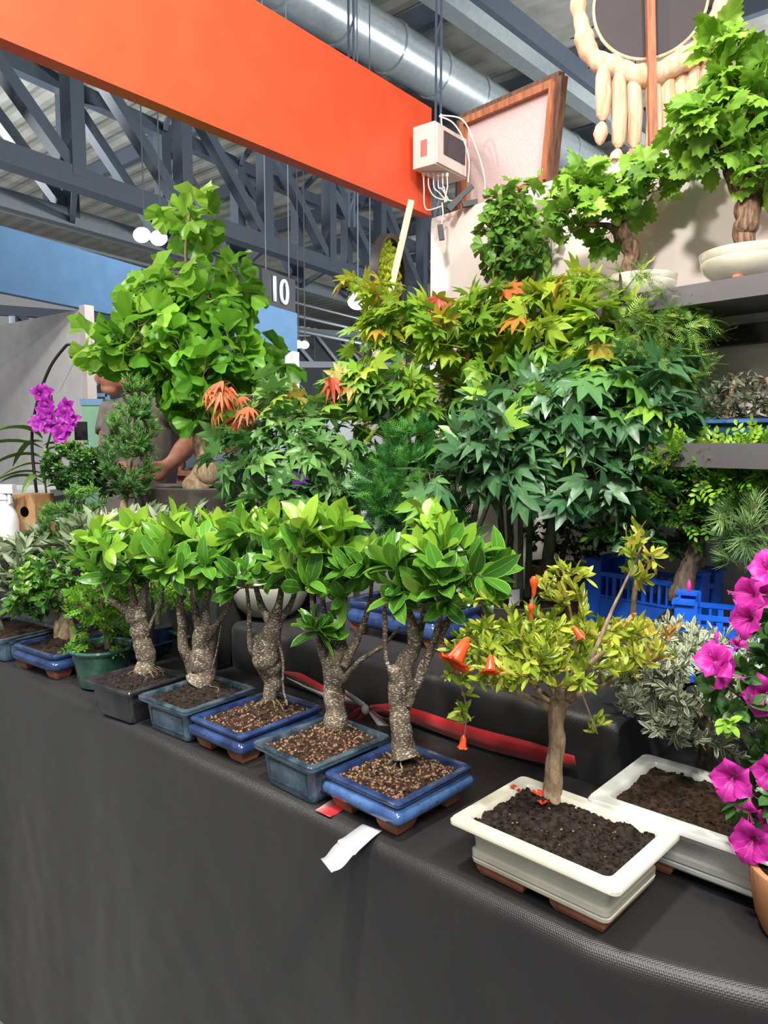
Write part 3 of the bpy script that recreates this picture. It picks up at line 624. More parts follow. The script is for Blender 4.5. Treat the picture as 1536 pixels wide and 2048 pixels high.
class Plant:
    def __init__(s, root, bark, twig=None):
        s.root = root; s.bark = bark; s.twig = twig or bark; s.wood = MB(); s.tw = MB(); s.nodes = []; s.tips = []
    def stem(s, pts, n=10, knob=0, node_from=0):
        """pts: (px, py, depth, radius)"""
        P = [atY(a, b, c) for a, b, c, r in pts]; s.stemw(P, [q[3] for q in pts], n, knob, node_from); return P
    def stemw(s, P, R, n=10, knob=0, node_from=0):
        Q = catmull(P, 6); R = np.interp(np.linspace(0, 1, len(Q)), np.linspace(0, 1, len(R)), R)
        if knob: R = R*(1+knob*np.array([nse(q, 45) for q in Q])); Q = Q+np.array([[nse(q, 30), nse(q+5, 30), 0] for q in Q])*R[:, None]*.35
        s.wood.tube(Q, R, n)
        k0 = int(len(Q)*node_from)
        s.nodes += [Q[i] for i in range(k0, len(Q))]
    def grow(s, c, r, n, tr=.0012, shell=.5, up=.25, zsq=1.0, cut=None):
        """c=(px,py,depth) r=(rx px, rz px, ry m)"""
        C = atY(*c); k = c[2]/FPX; R = np.array([r[0]*k, r[2], r[1]*k]); T = []
        while len(T) < n:
            v = rng.normal(size=3); v /= np.linalg.norm(v); q = v*(shell+(1-shell)*rng.random())**.6
            if cut is not None and q[2] < cut: continue
            q = q*(1+.12*noise.noise(Vector((v*2.3+C).tolist()))*2); T.append(C+q*R)
        T = np.array(T); nod = np.array(s.nodes); d0 = np.min(np.linalg.norm(T[:, None]-nod[None], axis=2), axis=1)
        for t in T[np.argsort(d0)]:
            nod = np.array(s.nodes); dd = np.linalg.norm(nod-t, axis=1)+.7*np.maximum(0, nod[:, 2]-t[2]); i = int(np.argmin(dd)); a = nod[i]
            L = np.linalg.norm(t-a)
            if L < .004: continue
            m = (a+t)/2+rng.normal(size=3)*L*.10+np.array([0, 0, -up*L*.25]); K = 5 if L > .04 else 4
            u = np.linspace(0, 1, K)[:, None]; Q = (1-u)**2*a+2*u*(1-u)*m+u*u*t
            r0 = tr*(1+min(3, L*14)); s.tw.tube(Q, np.linspace(r0, tr*.7, K), 4, caps=False)
            s.nodes += list(Q[1:]); s.tips.append((Q[-1], nz(Q[-1]-Q[-2]), Q, C))
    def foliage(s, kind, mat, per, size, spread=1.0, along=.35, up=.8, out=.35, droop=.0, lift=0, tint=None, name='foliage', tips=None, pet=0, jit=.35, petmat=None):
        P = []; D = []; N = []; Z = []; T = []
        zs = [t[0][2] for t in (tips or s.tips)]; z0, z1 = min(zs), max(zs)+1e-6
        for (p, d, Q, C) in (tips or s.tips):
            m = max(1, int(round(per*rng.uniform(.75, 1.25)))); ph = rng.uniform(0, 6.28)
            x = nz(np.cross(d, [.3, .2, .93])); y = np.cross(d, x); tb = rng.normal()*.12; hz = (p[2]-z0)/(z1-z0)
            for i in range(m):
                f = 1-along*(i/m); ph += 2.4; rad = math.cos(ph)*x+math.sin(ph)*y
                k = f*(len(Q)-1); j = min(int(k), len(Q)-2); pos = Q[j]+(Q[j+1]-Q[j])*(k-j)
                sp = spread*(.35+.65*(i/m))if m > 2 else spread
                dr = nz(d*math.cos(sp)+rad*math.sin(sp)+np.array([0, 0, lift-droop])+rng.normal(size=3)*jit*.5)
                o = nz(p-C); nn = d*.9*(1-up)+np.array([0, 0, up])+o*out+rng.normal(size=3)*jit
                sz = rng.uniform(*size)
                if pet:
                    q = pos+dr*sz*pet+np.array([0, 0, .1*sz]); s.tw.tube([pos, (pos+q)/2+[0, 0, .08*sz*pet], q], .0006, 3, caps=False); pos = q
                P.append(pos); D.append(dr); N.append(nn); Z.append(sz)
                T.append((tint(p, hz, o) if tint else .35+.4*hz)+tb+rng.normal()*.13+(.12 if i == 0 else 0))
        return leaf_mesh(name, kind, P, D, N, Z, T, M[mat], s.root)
    def done(s, wood='trunk', twig='branches'):
        if s.wood.V: s.wood.build(wood, M[s.bark], s.root, ang=60)
        if s.tw.V: s.tw.build(twig, M[s.twig], s.root, ang=80)

# ================================================================== POTS
def rrect(hl, hw, r, k=4):
    out = []
    for cx, cy, a0 in ((1, 1, 0), (-1, 1, 90), (-1, -1, 180), (1, -1, 270)):
        for i in range(k+1):
            a = math.radians(a0+90*i/k); out.append((cx*(hl-r)+r*math.cos(a), cy*(hw-r)+r*math.sin(a)))
    return out
def rect_pot(root, c, ex, L, W, z0, h, prof, mat, rim=None, r=.012, wall=.014, depth=.02, feet=None, panel=False, footmat='terra', rimfrac=.90):
    """c: centre xy; ex: unit along L; prof: list of (outset, frac of body height)."""
    ex = nz(ex); ey = np.cross([0, 0, 1], ex); c = np.array([c[0], c[1], 0.]); fh = feet[0] if feet else 0
    V = []; F = []; MI = []; K = None
    def ringat(o, z, rr=r):
        pts = rrect(L/2+o, W/2+o, max(.002, rr)); return [c+ex*a+ey*b+np.array([0, 0, z]) for a, b in pts]
    rows = [(o, z0+fh+(h-fh)*f) for o, f in prof]
    zt = z0+h; rows += [(-.002, zt+.0005), (-wall+.002, zt+.0005), (-wall-.001, zt-.003), (-wall-.003, zt-depth)]
    for o, z in rows: q = ringat(o, z, r if o > -.03 else r*.8); K = len(q); V += q
    n = len(rows)
    for i in range(n-1):
        for j in range(K): F.append((i*K+j, i*K+(j+1) % K, (i+1)*K+(j+1) % K, (i+1)*K+j)); MI.append(1 if (rim and (rows[i][1]-z0)/h > rimfrac) else 0)
    F.append(tuple(range(K-1, -1, -1))); MI.append(0)
    pot = mesh_obj('pot', V, F, M[mat], root, True, mats=[M[mat], M[rim or mat]], midx=MI); sharp(pot, 40)
    if panel:      # raised rectangular frames on the four faces
        (o0, f0), (o1, f1) = prof[1], prof[panel]
        mb = MB()
        for ax, ay, hl, hw in ((ex, ey, L/2, W/2), (-ex, -ey, L/2, W/2), (ey, -ex, W/2, L/2), (-ey, ex, W/2, L/2)):
            def fp(u, f):   # u in -1..1 across, f 0..1 up the face (face whose normal is -ay)
                o = o0+(o1-o0)*f; z = z0+fh+(h-fh)*(f0+(f1-f0)*f); return c+ax*(u*(hl*.62))-ay*(hw+o)+np.array([0, 0, z])
            a, b, d, e = fp(-1, .2), fp(1, .2), fp(1, .82), fp(-1, .82)
            mb.tube(catmull([a+(b-a)*.06+(e-a)*.0, b-(b-a)*.06, b+(d-b)*.12, d-(d-b)*.12, d-(d-e)*.06, e+(d-e)*.06, e-(e-a)*.12, a+(e-a)*.12, a+(b-a)*.06], 3), .0022, 6)
        mb.build('raised_panel', M[rim or mat], root)
    if feet:
        fh, fl, ins = feet
        for sx in (-1, 1):
            for sy in (-1, 1):
                o = prof[0][0]; px_, py_ = L/2+o-ins, W/2+o-ins
                V = []; zz = [(z0, -.006), (z0+fh*.5, -.001), (z0+fh+.004, .002)]
                for z, g in zz:
                    V += [c+ex*sx*(px_-fl*a-(-g if a < .5 else g))+ey*sy*(py_-fl*b-(-g if b < .5 else g))+np.array([0, 0, z]) for a, b in ((0, 0), (1, 0), (1, .38), (.38, .38), (.38, 1), (0, 1))]
                F = [(i*6+j, i*6+(j+1) % 6, (i+1)*6+(j+1) % 6, (i+1)*6+j) for i in (0, 1) for j in range(6)]+[(0, 1, 2, 3, 4, 5), (12, 13, 14, 15, 16, 17)]
                me = mesh_obj('foot', V, F, M[footmat], root, False)
                bm = bmesh.new(); bm.from_mesh(me.data); bmesh.ops.recalc_face_normals(bm, faces=bm.faces); bm.to_mesh(me.data); bm.free()
    return dict(c=c, ex=ex, ey=ey, L=L-2*wall-.002, W=W-2*wall-.002, z=zt)
def soil_rect(root, g, mat, mound=None, drop=.008, amp=.004, grav=0, holes=None, name='soil'):
    nx, ny = 70, 56; V = []
    def hgt(x, y):
        p = g['c']+g['ex']*x+g['ey']*y; z = g['z']-drop+amp*(nse((p[0], p[1], 1), 40)+.7*nse((p[0], p[1], 2), 110)+.4*nse((p[0], p[1], 3), 260))
        if mound is not None:
            d = np.linalg.norm(p[:2]-mound[0][:2]); z += mound[1]*math.exp(-(d/mound[2])**2)*(1+.35*nse((p[0], p[1], 4), 60))
        e = min(g['L']/2-abs(x), g['W']/2-abs(y)); z -= .004*max(0, 1-e/.01); return z, p
    for i in range(nx+1):
        for j in range(ny+1):
            x = -g['L']/2+g['L']*i/nx; y = -g['W']/2+g['W']*j/ny; z, p = hgt(x, y); V.append((p[0], p[1], z))
    F = [(i*(ny+1)+j, (i+1)*(ny+1)+j, (i+1)*(ny+1)+j+1, i*(ny+1)+j+1) for i in range(nx) for j in range(ny)]
    s = mesh_obj(name, V, F, M[mat], root)
    if grav:
        mb = MB()
        for _ in range(grav):
            x = rng.uniform(-.48, .48)*g['L']; y = rng.uniform(-.48, .48)*g['W']; z, p = hgt(x, y)
            if mound is not None and np.linalg.norm(p[:2]-mound[0][:2]) < mound[2]*rng.uniform(.35, 1.1): continue
            r_ = rng.uniform(.0018, .0042); R = np.array(Matrix.Rotation(rng.uniform(0, 3), 3, Vector(rng.normal(size=3).tolist())))
            mb.blob((p[0], p[1], z+r_*.4), (r_, r_*rng.uniform(.7, 1), r_*rng.uniform(.6, .9)), 6, 4, R=R)
        gr = mb.build('gravel', M['gravel'], root, ang=70); gr['kind'] = 'stuff'
    return hgt
def scatter_bits(root, g, hg, n, mat='soilbrown', rr=(.0015, .005), name='soil_crumbs'):
    mb = MB()
    for _ in range(n):
        x = rng.uniform(-.49, .49)*g['L']; y = rng.uniform(-.49, .49)*g['W']; z, p = hg(x, y); r_ = rng.uniform(*rr)
        R = np.array(Matrix.Rotation(rng.uniform(0, 3), 3, Vector(rng.normal(size=3).tolist())))
        mb.blob((p[0], p[1], z+r_*.2), (r_, r_*rng.uniform(.5, 1), r_*rng.uniform(.4, .8)), 5, 4, R=R)
    o = mb.build(name, M[mat], root, ang=80); o['kind'] = 'stuff'
def roots(root, base, z, n, rad, mat='root', seed=0, tmax=.0016, name='surface_roots', drop=.012):
    r = random.Random(seed); mb = MB(); base = np.array(base)
    for i in range(n):
        a = r.uniform(0, 6.28); L = rad*r.uniform(.5, 1.15); P = []
        for k in range(6):
            f = k/5; aa = a+f*r.uniform(-.5, .5); rr_ = .012+L*f
            P.append([base[0]+math.cos(aa)*rr_, base[1]+math.sin(aa)*rr_, z+.022*(1-f)**2-drop*f+.004*r.random()+.003])
        mb.tube(catmull(P, 3), np.linspace(tmax*r.uniform(.6, 1.6), tmax*.4, 16), 5)
    mb.build(name, M[mat], root, ang=80)
def round_pot(root, c, z0, prof, mat, rim=None, sx=1, sy=1, rot=0, feet=0, footr=.6, footmat='terra', rimk=None, soil='soil', soilz=None, soilr=None, n=48):
    mb = MB(); mb.lathe((c[0], c[1], z0), prof, n, 0, sx, sy, rot)
    if rim:
        N_ = n*(len(prof)-1)
        for i in range(len(prof)-1):
            if i >= rimk:
                for j in range(n): mb.M[i*n+j] = 1
    mb.build('pot', M[mat], root, mats=[M[mat], M[rim or mat]])
    if soilr:
        V = [(c[0], c[1], z0+soilz+.006)]; F = []; K = 36; RR = 12
        for i in range(1, RR+1):
            for j in range(K):
                a = 6.2832*j/K; x = soilr*i/RR*math.cos(a)*sx; y = soilr*i/RR*math.sin(a)*sy
                X = c[0]+x*math.cos(rot)-y*math.sin(rot); Y_ = c[1]+x*math.sin(rot)+y*math.cos(rot)
                V.append((X, Y_, z0+soilz+.006*(1-(i/RR)**2)+.004*nse((X, Y_, 1), 50)+.003*nse((X, Y_, 5), 140)))
        for j in range(K): F.append((0, 1+j, 1+(j+1) % K))
        for i in range(RR-1):
            for j in range(K): F.append((1+i*K+j, 1+(i+1)*K+j, 1+(i+1)*K+(j+1) % K, 1+i*K+(j+1) % K))
        mesh_obj('soil', V, F, M[soil], root)
    for k in range(feet):
        a = 6.2832*(k+.5)/feet; x = footr*math.cos(a)*sx; y = footr*math.sin(a)*sy
        MB().blob((c[0]+x*math.cos(rot)-y*math.sin(rot), c[1]+x*math.sin(rot)+y*math.cos(rot), z0-.001), (.016, .016, .011), 10, 6).build('foot', M[footmat], root)
TZ = .7525
def px_pot(l, fr, r, foot, ins, z0=TZ):
    lo, hi = z0+.03, z0+.25
    for _ in range(30):
        lz = (lo+hi)/2; a, c, d = atZ(*l, lz), atZ(*fr, lz), atZ(*r, lz); ex = nz(c-a); ey = nz(d-c); b = c-ex*ins+ey*ins; b[2] = z0
        w_ = (b-CAM)@Fv; py = 1024-FPX*((b-CAM)@Uv)/w_
        # a higher lip brings the pot nearer, so its foot falls lower in the picture
        if py < foot: lo = lz
        else: hi = lz
    return (a+d)/2, ex, np.linalg.norm(c-a), np.linalg.norm(d-c), lz
BELLY = [(-.012, 0), (-.006, .04), (.001, .12), (.005, .26), (.005, .44), (.002, .56), (-.004, .64), (-.006, .69), (-.005, .74), (-.001, .79), (.001, .87), (.001, .95)]
PANEL = [(-.026, 0), (-.024, .04), (-.022, .2), (-.016, .8), (-.014, .84), (-.002, .87), (0, .93), (0, .98)]
PLAIN = [(-.028, 0), (-.026, .05), (-.018, .6), (-.013, .85), (-.002, .89), (0, .97)]
MOULD = [(-.052, 0), (-.040, .03), (-.038, .09), (-.042, .12), (-.036, .15), (-.036, .28), (-.042, .31), (-.040, .40), (-.034, .66), (-.026, .78), (-.008, .86), (0, .88), (.001, .97)]
# ================================================================== FRONT ROW
FG = 'small ficus bonsai in the front row'
def ficus(label, lips, foot, prof, mat, stems, crowns, d, soil, mound=.02, grav=0, feet=None, panel=False, rim='rimdark', base=None, seed=1, footmat='terra', rt=9):
    c, ex, L, W, lipz = px_pot(*lips, foot, -prof[0][0]+.003)
    root = thing('ficus_bonsai', [c[0], c[1], TZ], label, 'bonsai')
    g = rect_pot(root, c, ex, L, W, TZ, lipz-TZ, prof, mat, rim, feet=feet, panel=panel, footmat=footmat)
    p = Plant(root, 'ficbark', 'greytwig')
    base = atY(stems[0][0][0], stems[0][0][1], stems[0][0][2])
    hg = soil_rect(root, g, soil, (base, mound, .035), grav=grav, drop=.008); scatter_bits(root, g, hg, 160, soil)
    stems = [[(q[0], q[1], q[2], q[3]*.9) for q in st] for st in stems]
    for i, s in enumerate(stems):
        p.stem(s, 12 if i == 0 else 9, knob=.22 if i == 0 else .12, node_from=.9 if i == 0 else .35)
    roots(root, base, lipz-.004, rt, .055, seed=seed); roots(root, base, lipz-.004, 7, .035, 'darkbark', seed+50, .003, name='woody_roots', drop=.006)
    for cr in crowns: p.grow(cr[0], cr[1], cr[2], tr=.0016, shell=.35, up=.3)
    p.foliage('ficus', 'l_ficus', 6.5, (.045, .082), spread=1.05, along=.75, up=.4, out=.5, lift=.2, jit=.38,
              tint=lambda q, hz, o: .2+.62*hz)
    p.done(); return root
ficus('ficus bonsai in a bright blue bulging pot with terracotta feet, rightmost of the ficuses', ((650, 1545), (800, 1612), (942, 1530)), 1676, BELLY, 'blue',
      [[(806, 1512, 1.5, .030), (803, 1455, 1.5, .024), (797, 1395, 1.5, .023), (808, 1345, 1.5, .024), (826, 1300, 1.5, .018)],
       [(795, 1380, 1.5, .016), (789, 1350, 1.49, .017), (787, 1336, 1.485, .016)],
       [(826, 1310, 1.5, .016), (826, 1255, 1.5, .013), (812, 1205, 1.5, .008), (800, 1150, 1.5, .005)],
       [(826, 1305, 1.5, .014), (845, 1240, 1.53, .009), (856, 1180, 1.55, .006), (858, 1120, 1.55, .004)],
       [(815, 1410, 1.49, .010), (842, 1345, 1.48, .012), (875, 1280, 1.48, .010), (910, 1220, 1.47, .008), (942, 1170, 1.46, .005)],
       [(815, 1370, 1.5, .008), (775, 1330, 1.5, .006), (770, 1240, 1.5, .006), (765, 1170, 1.5, .004)],
       [(850, 1330, 1.48, .008), (880, 1240, 1.45, .006), (890, 1170, 1.45, .004)]],
      [((868, 1150, 1.49), (118, 62, .12), 30), ((850, 1085, 1.5), (70, 45, .09), 12), ((950, 1140, 1.46), (55, 35, .08), 10)], 1.5, 'soilbrown', .018, 480, feet=(.024, .055, .001), rim='bluedark', seed=3)
ficus('ficus bonsai in a worn blue-grey panelled pot, second ficus from the right', ((505, 1485), (625, 1540), (780, 1470)), 1608, PANEL, 'teal',
      [[(672, 1450, 1.66, .028), (668, 1390, 1.66, .025), (664, 1340, 1.66, .026), (672, 1300, 1.66, .024), (684, 1285, 1.66, .018)],
       [(655, 1330, 1.66, .014), (640, 1290, 1.65, .010), (630, 1250, 1.65, .009), (622, 1180, 1.65, .005)],
       [(680, 1300, 1.66, .016), (683, 1240, 1.67, .010), (690, 1180, 1.67, .007), (680, 1120, 1.67, .004)],
       [(690, 1330, 1.66, .014), (712, 1280, 1.65, .010), (735, 1225, 1.64, .007), (745, 1160, 1.64, .004)],
       [(685, 1360, 1.66, .009), (720, 1322, 1.62, .006), (765, 1292, 1.60, .005), (800, 1255, 1.58, .003)],
       [(665, 1310, 1.66, .010), (650, 1230, 1.7, .006), (640, 1150, 1.7, .004)]],
      [((660, 1135, 1.66), (105, 62, .13), 31), ((640, 1070, 1.66), (60, 32, .08), 10), ((632, 1262, 1.62), (22, 18, .03), 3)], 1.66, 'soilbrown', .026, 330, panel=3, seed=5)
ficus('ficus bonsai with a bulbous trunk in a dark blue bulging pot, third ficus from right', ((385, 1435), (490, 1478), (640, 1410)), 1532, BELLY, 'bluedark',
      [[(540, 1410, 1.85, .020), (544, 1362, 1.85, .026), (532, 1320, 1.85, .040), (533, 1290, 1.85, .036), (546, 1262, 1.85, .028), (552, 1235, 1.85, .020)],
       [(548, 1250, 1.85, .02), (558, 1200, 1.85, .010), (565, 1150, 1.85, .006)],
       [(540, 1250, 1.85, .014), (520, 1200, 1.86, .009), (505, 1140, 1.86, .005)],
       [(515, 1330, 1.85, .008), (500, 1290, 1.83, .007), (498, 1220, 1.83, .006), (490, 1150, 1.83, .004)],
       [(553, 1250, 1.85, .012), (585, 1200, 1.87, .008), (600, 1150, 1.88, .005)],
       [(556, 1280, 1.83, .004), (566, 1320, 1.82, .004), (566, 1370, 1.82, .003), (574, 1410, 1.81, .003)]],
      [((525, 1120, 1.86), (98, 62, .14), 32), ((500, 1060, 1.86), (60, 28, .1), 8)], 1.85, 'soilbrown', .030, 260, feet=(.024, .055, .001), rim='bluedark', seed=8, rt=14)
ficus('ficus bonsai with many stiff branches in a teal panelled pot, fourth ficus from right', ((272, 1390), (370, 1425), (515, 1375)), 1483, PANEL, 'teal',
      [[(405, 1362, 1.97, .042), (403, 1310, 1.97, .036), (406, 1275, 1.97, .030), (408, 1250, 1.97, .022)],
       [(385, 1345, 1.97, .020), (368, 1290, 1.96, .016), (362, 1230, 1.96, .012), (355, 1170, 1.96, .007), (345, 1110, 1.96, .004)],
       [(402, 1270, 1.97, .016), (388, 1215, 1.97, .011), (385, 1150, 1.97, .005)],
       [(412, 1265, 1.97, .018), (412, 1210, 1.98, .011), (425, 1150, 1.98, .006)],
       [(415, 1270, 1.97, .014), (440, 1240, 1.95, .009), (462, 1200, 1.95, .006), (475, 1140, 1.95, .004)],
       [(422, 1345, 1.95, .003), (434, 1300, 1.94, .0025), (442, 1250, 1.94, .002)]],
      [((405, 1115, 1.97), (100, 62, .15), 34), ((370, 1070, 1.97), (70, 28, .1), 8)], 1.97, 'soil', .034, 0, panel=3, rim='rimdark', seed=12, rt=12)
ficus('ficus bonsai with ringed trunk in a blackish brown pot, leftmost of the ficuses', ((172, 1360), (263, 1390), (372, 1348)), 1448, PLAIN, 'navybrown',
      [[(292, 1345, 2.07, .034), (290, 1300, 2.07, .027), (282, 1260, 2.07, .029), (272, 1225, 2.07, .032), (276, 1210, 2.07, .026)],
       [(262, 1235, 2.07, .012), (240, 1212, 2.06, .012), (215, 1190, 2.06, .008), (200, 1150, 2.06, .004)],
       [(270, 1220, 2.07, .015), (262, 1170, 2.07, .008), (250, 1120, 2.07, .004)],
       [(282, 1220, 2.07, .016), (290, 1170, 2.08, .010), (296, 1120, 2.08, .005)],
       [(292, 1275, 2.06, .007), (305, 1240, 2.05, .006), (322, 1205, 2.05, .004), (330, 1150, 2.05, .003)]],
      [((262, 1110, 2.07), (92, 58, .15), 32), ((235, 1070, 2.07), (60, 25, .1), 8)], 2.07, 'soil', .02, 0, rim='navybrown', seed=17)

def small_tree(name, label, cat, root_xy_z, bark, twig, stems, crowns, fol, tr=.0014, knob=.12, shell=.4, up=.25, extra=None, group=None):
    root = root_xy_z if isinstance(root_xy_z, bpy.types.Object) else thing(name, root_xy_z, label, cat, group)
    p = Plant(root, bark, twig)
    for i, s in enumerate(stems): p.stem(s, 10, knob, node_from=.55 if i == 0 else .3)
    for cr in crowns: p.grow(cr[0], cr[1], cr[2], tr=tr, shell=shell, up=up, cut=cr[3] if len(cr) > 3 else None)
    if fol: p.foliage(**fol)
    if extra: extra(p)
    p.done(); return root
# green round pot
c = atY(205, 1352, 2.24); rt_ = thing('pepper_tree_bonsai', [c[0], c[1], TZ], 'small-leaved bonsai with a thin trunk in the dark green round pot', 'bonsai')
k = 2.24/FPX; rr = 63*k
round_pot(rt_, c, TZ, [(rr*.55, .006), (rr*.70, .006), (rr*.74, .02), (rr*.83, .07), (rr*.90, .105), (rr*1.0, .112), (rr*1.03, .118), (rr*1.0, .124), (rr*.88, .122), (rr*.85, .105)], 'green', 'green', rimk=5, soil='soil', soilz=.108, soilr=rr*.86, feet=3, footr=rr*.55, footmat='green')
small_tree('', '', '', rt_, 'tanbark', 'twig', [[(217, 1304, 2.24, .010), (213, 1275, 2.24, .008), (206, 1245, 2.24, .007), (205, 1200, 2.24, .005)]],
           [((205, 1195, 2.24), (62, 62, .10), 70), ((170, 1275, 2.22), (30, 22, .05), 6), ((240, 1270, 2.22), (26, 25, .05), 8)],
           dict(kind='pinn', mat='l_bright', per=3, size=(.030, .05), spread=.9, up=.6, tint=lambda q, hz, o: .15+.5*hz))
# blue-purple oval ligustrum pot
c, ex, L, W, lz = px_pot((42, 1290), (128, 1318), (205, 1282), 1362, .02)
rt_ = thing('privet_bonsai', [c[0], c[1], TZ], 'privet bonsai with exposed roots in a dark violet-blue pot left of the green pot', 'bonsai')
g = rect_pot(rt_, c, ex, L, W, TZ, lz-TZ, BELLY, 'bluedark', 'bluedark', r=.03, feet=(.024, .055, .001))
b = atY(122, 1290, 2.43); soil_rect(rt_, g, 'soil', (b, .045, .05))
def privet(p): roots(rt_, b, .8, 10, .05, 'tanbark', 4, .005, drop=.02)
small_tree('', '', '', rt_, 'tanbark', 'greytwig', [[(126, 1285, 2.43, .03), (130, 1250, 2.43, .028), (128, 1225, 2.43, .018), (118, 1180, 2.43, .009)],
           [(112, 1275, 2.41, .010), (118, 1240, 2.41, .012)], [(146, 1285, 2.42, .012), (140, 1240, 2.42, .012)], [(120, 1240, 2.42, .01), (90, 1200, 2.42, .006), (60, 1180, 2.42, .004)]],
           [((118, 1160, 2.43), (88, 66, .15), 130), ((62, 1195, 2.42), (50, 36, .1), 40)],
           dict(kind='oval', mat='l_lig', per=6, size=(.020, .034), spread=1.2, along=.7, up=.6, tint=lambda q, hz, o: .15+.55*hz), extra=privet)
# leftmost pot with olive
c, ex, L, W, lz = px_pot((-75, 1258), (22, 1284), (108, 1250), 1326, .026)
rt_ = thing('olive_bonsai', [c[0], c[1], TZ], 'olive bonsai in a teal-blue rectangular pot, cut by the left picture edge', 'bonsai')
g = rect_pot(rt_, c, ex, L, W, TZ, lz-TZ, PANEL, 'teal', 'rimdark', panel=3); hg = soil_rect(rt_, g, 'soilbrown')
small_tree('', '', '', rt_, 'greybark', 'greytwig', [[(2, 1262, 2.62, .014), (-12, 1215, 2.62, .012), (-8, 1150, 2.62, .006)], [(0, 1235, 2.62, .006), (22, 1210, 2.6, .005), (30, 1150, 2.6, .003)]],
           [((15, 1130, 2.61), (85, 62, .14), 44), ((60, 1085, 2.6), (40, 22, .06), 8)],
           dict(kind='olive', mat='l_olive', per=7, size=(.05, .08), spread=.9, along=.8, up=.4, tint=lambda q, hz, o: .3+.3*hz))
# second-line small pots between front row and riser
def back_small(lips, lipz, mat, label, stemp, crown, kind, lm, size, per, n, name='bonsai_tree', d=2.4, prof=PLAIN, bark='greybark', tint=None, spread=.9):
    c, ex, L, W, lipz = px_pot(*lips, lipz, .026); rt = thing(name, [c[0], c[1], TZ], label, 'bonsai')
    g = rect_pot(rt, c, ex, L, W, TZ, lipz-TZ, prof, mat, mat); soil_rect(rt, g, 'soil')
    small_tree('', '', '', rt, bark, 'greytwig', [stemp], [(crown[0], crown[1], n)], dict(kind=kind, mat=lm, per=per, size=size, spread=spread, along=.7, up=.45, tint=tint)); return rt
back_small(((205, 1285), (280, 1302), (345, 1280)), 1325, 'bluedark', 'small bonsai in a dark blue pot half hidden behind the ringed-trunk ficus', [(300, 1275, 2.42, .010), (305, 1240, 2.42, .008), (300, 1180, 2.42, .005)],
           ((300, 1170, 2.42), (70, 50, .1)), 'pinn', 'l_bright', (.03, .05), 3, 40)
back_small(((352, 1262), (395, 1278), (445, 1250)), 1322, 'green', 'small bright-leaved bonsai in a green pot behind the stiff-branched ficus', [(385, 1255, 2.5, .010), (382, 1220, 2.5, .008), (375, 1170, 2.5, .005)],
           ((372, 1170, 2.5), (60, 50, .1)), 'pinn', 'l_bright', (.03, .05), 3, 44)
for px, py, d, nn, rx, lab in ((190, 1070, 2.55, 46, 75, 'grey-green olive bush behind the leftmost ficus, below the small juniper'), (300, 1062, 2.62, 46, 80, 'grey-green olive bush below the conical juniper and the brown pot'),
                       (418, 1062, 2.66, 40, 60, 'grey-green olive bush in front of the right end of the brown oval pot')):
    b = atZ(px+5, 1255, TZ); b = atY(px+5, 1000, d); t_ = thing('olive_bonsai', [b[0], b[1], TZ], lab, 'bonsai')
    round_pot(t_, b, TZ, [(.06, 0), (.075, .02), (.09, .09), (.095, .10), (.085, .10), (.08, .09)], 'bluedark', soil='soil', soilz=.088, soilr=.082)
    P = atY(px, 1100, d); p = Plant(t_, 'greybark', 'greytwig'); p.stemw([[b[0], b[1], TZ+.09], [b[0]+.01, b[1], TZ+.2], [P[0], P[1], P[2]]], [.014, .011, .007], 9, .1, .4)
    p.grow((px, py+5, d), (rx, 42, .12), nn, tr=.0014)
    p.foliage('olive', 'l_olive', 7, (.05, .078), spread=.6, along=.8, up=.3, out=.4, lift=.35, tint=lambda q, hz, o: .3+.35*hz); p.done()

# ------------------------------------------------------------------ pomegranate in the cream pot
c, ex, L, W, lz = px_pot((890, 1632), (1225, 1780), (1372, 1668), 1868, .036)
rt_ = thing('pomegranate_bonsai', [c[0], c[1], TZ], 'dwarf pomegranate bonsai with orange bell flowers in the long cream pot', 'bonsai')
CREAM = [(-.034, 0), (-.033, .03), (-.027, .07), (-.026, .14), (-.031, .17), (-.026, .20), (-.026, .31), (-.031, .35), (-.030, .55), (-.026, .68), (-.016, .79), (-.003, .85), (.001, .89), (.001, .96)]
g = rect_pot(rt_, c, ex, L, W, TZ, lz-TZ, CREAM, 'cream', None, r=.012, wall=.026, depth=.012, feet=(.019, .095, .001))
hg = soil_rect(rt_, g, 'soil', None, drop=.006, amp=.009); scatter_bits(rt_, g, hg, 700, 'soil', (.0012, .0038)); scatter_bits(rt_, g, hg, 30, 'root', (.001, .003), 'dry_bits')
p = Plant(rt_, 'tanbark', 'twig'); D0 = 1.32
p.stem([(1104, 1604, D0, .020), (1108, 1560, D0, .0165), (1112, 1500, D0, .0145), (1110, 1450, D0, .0145), (1112, 1415, D0, .018), (1122, 1395, D0, .019)], 14, .12, .95)
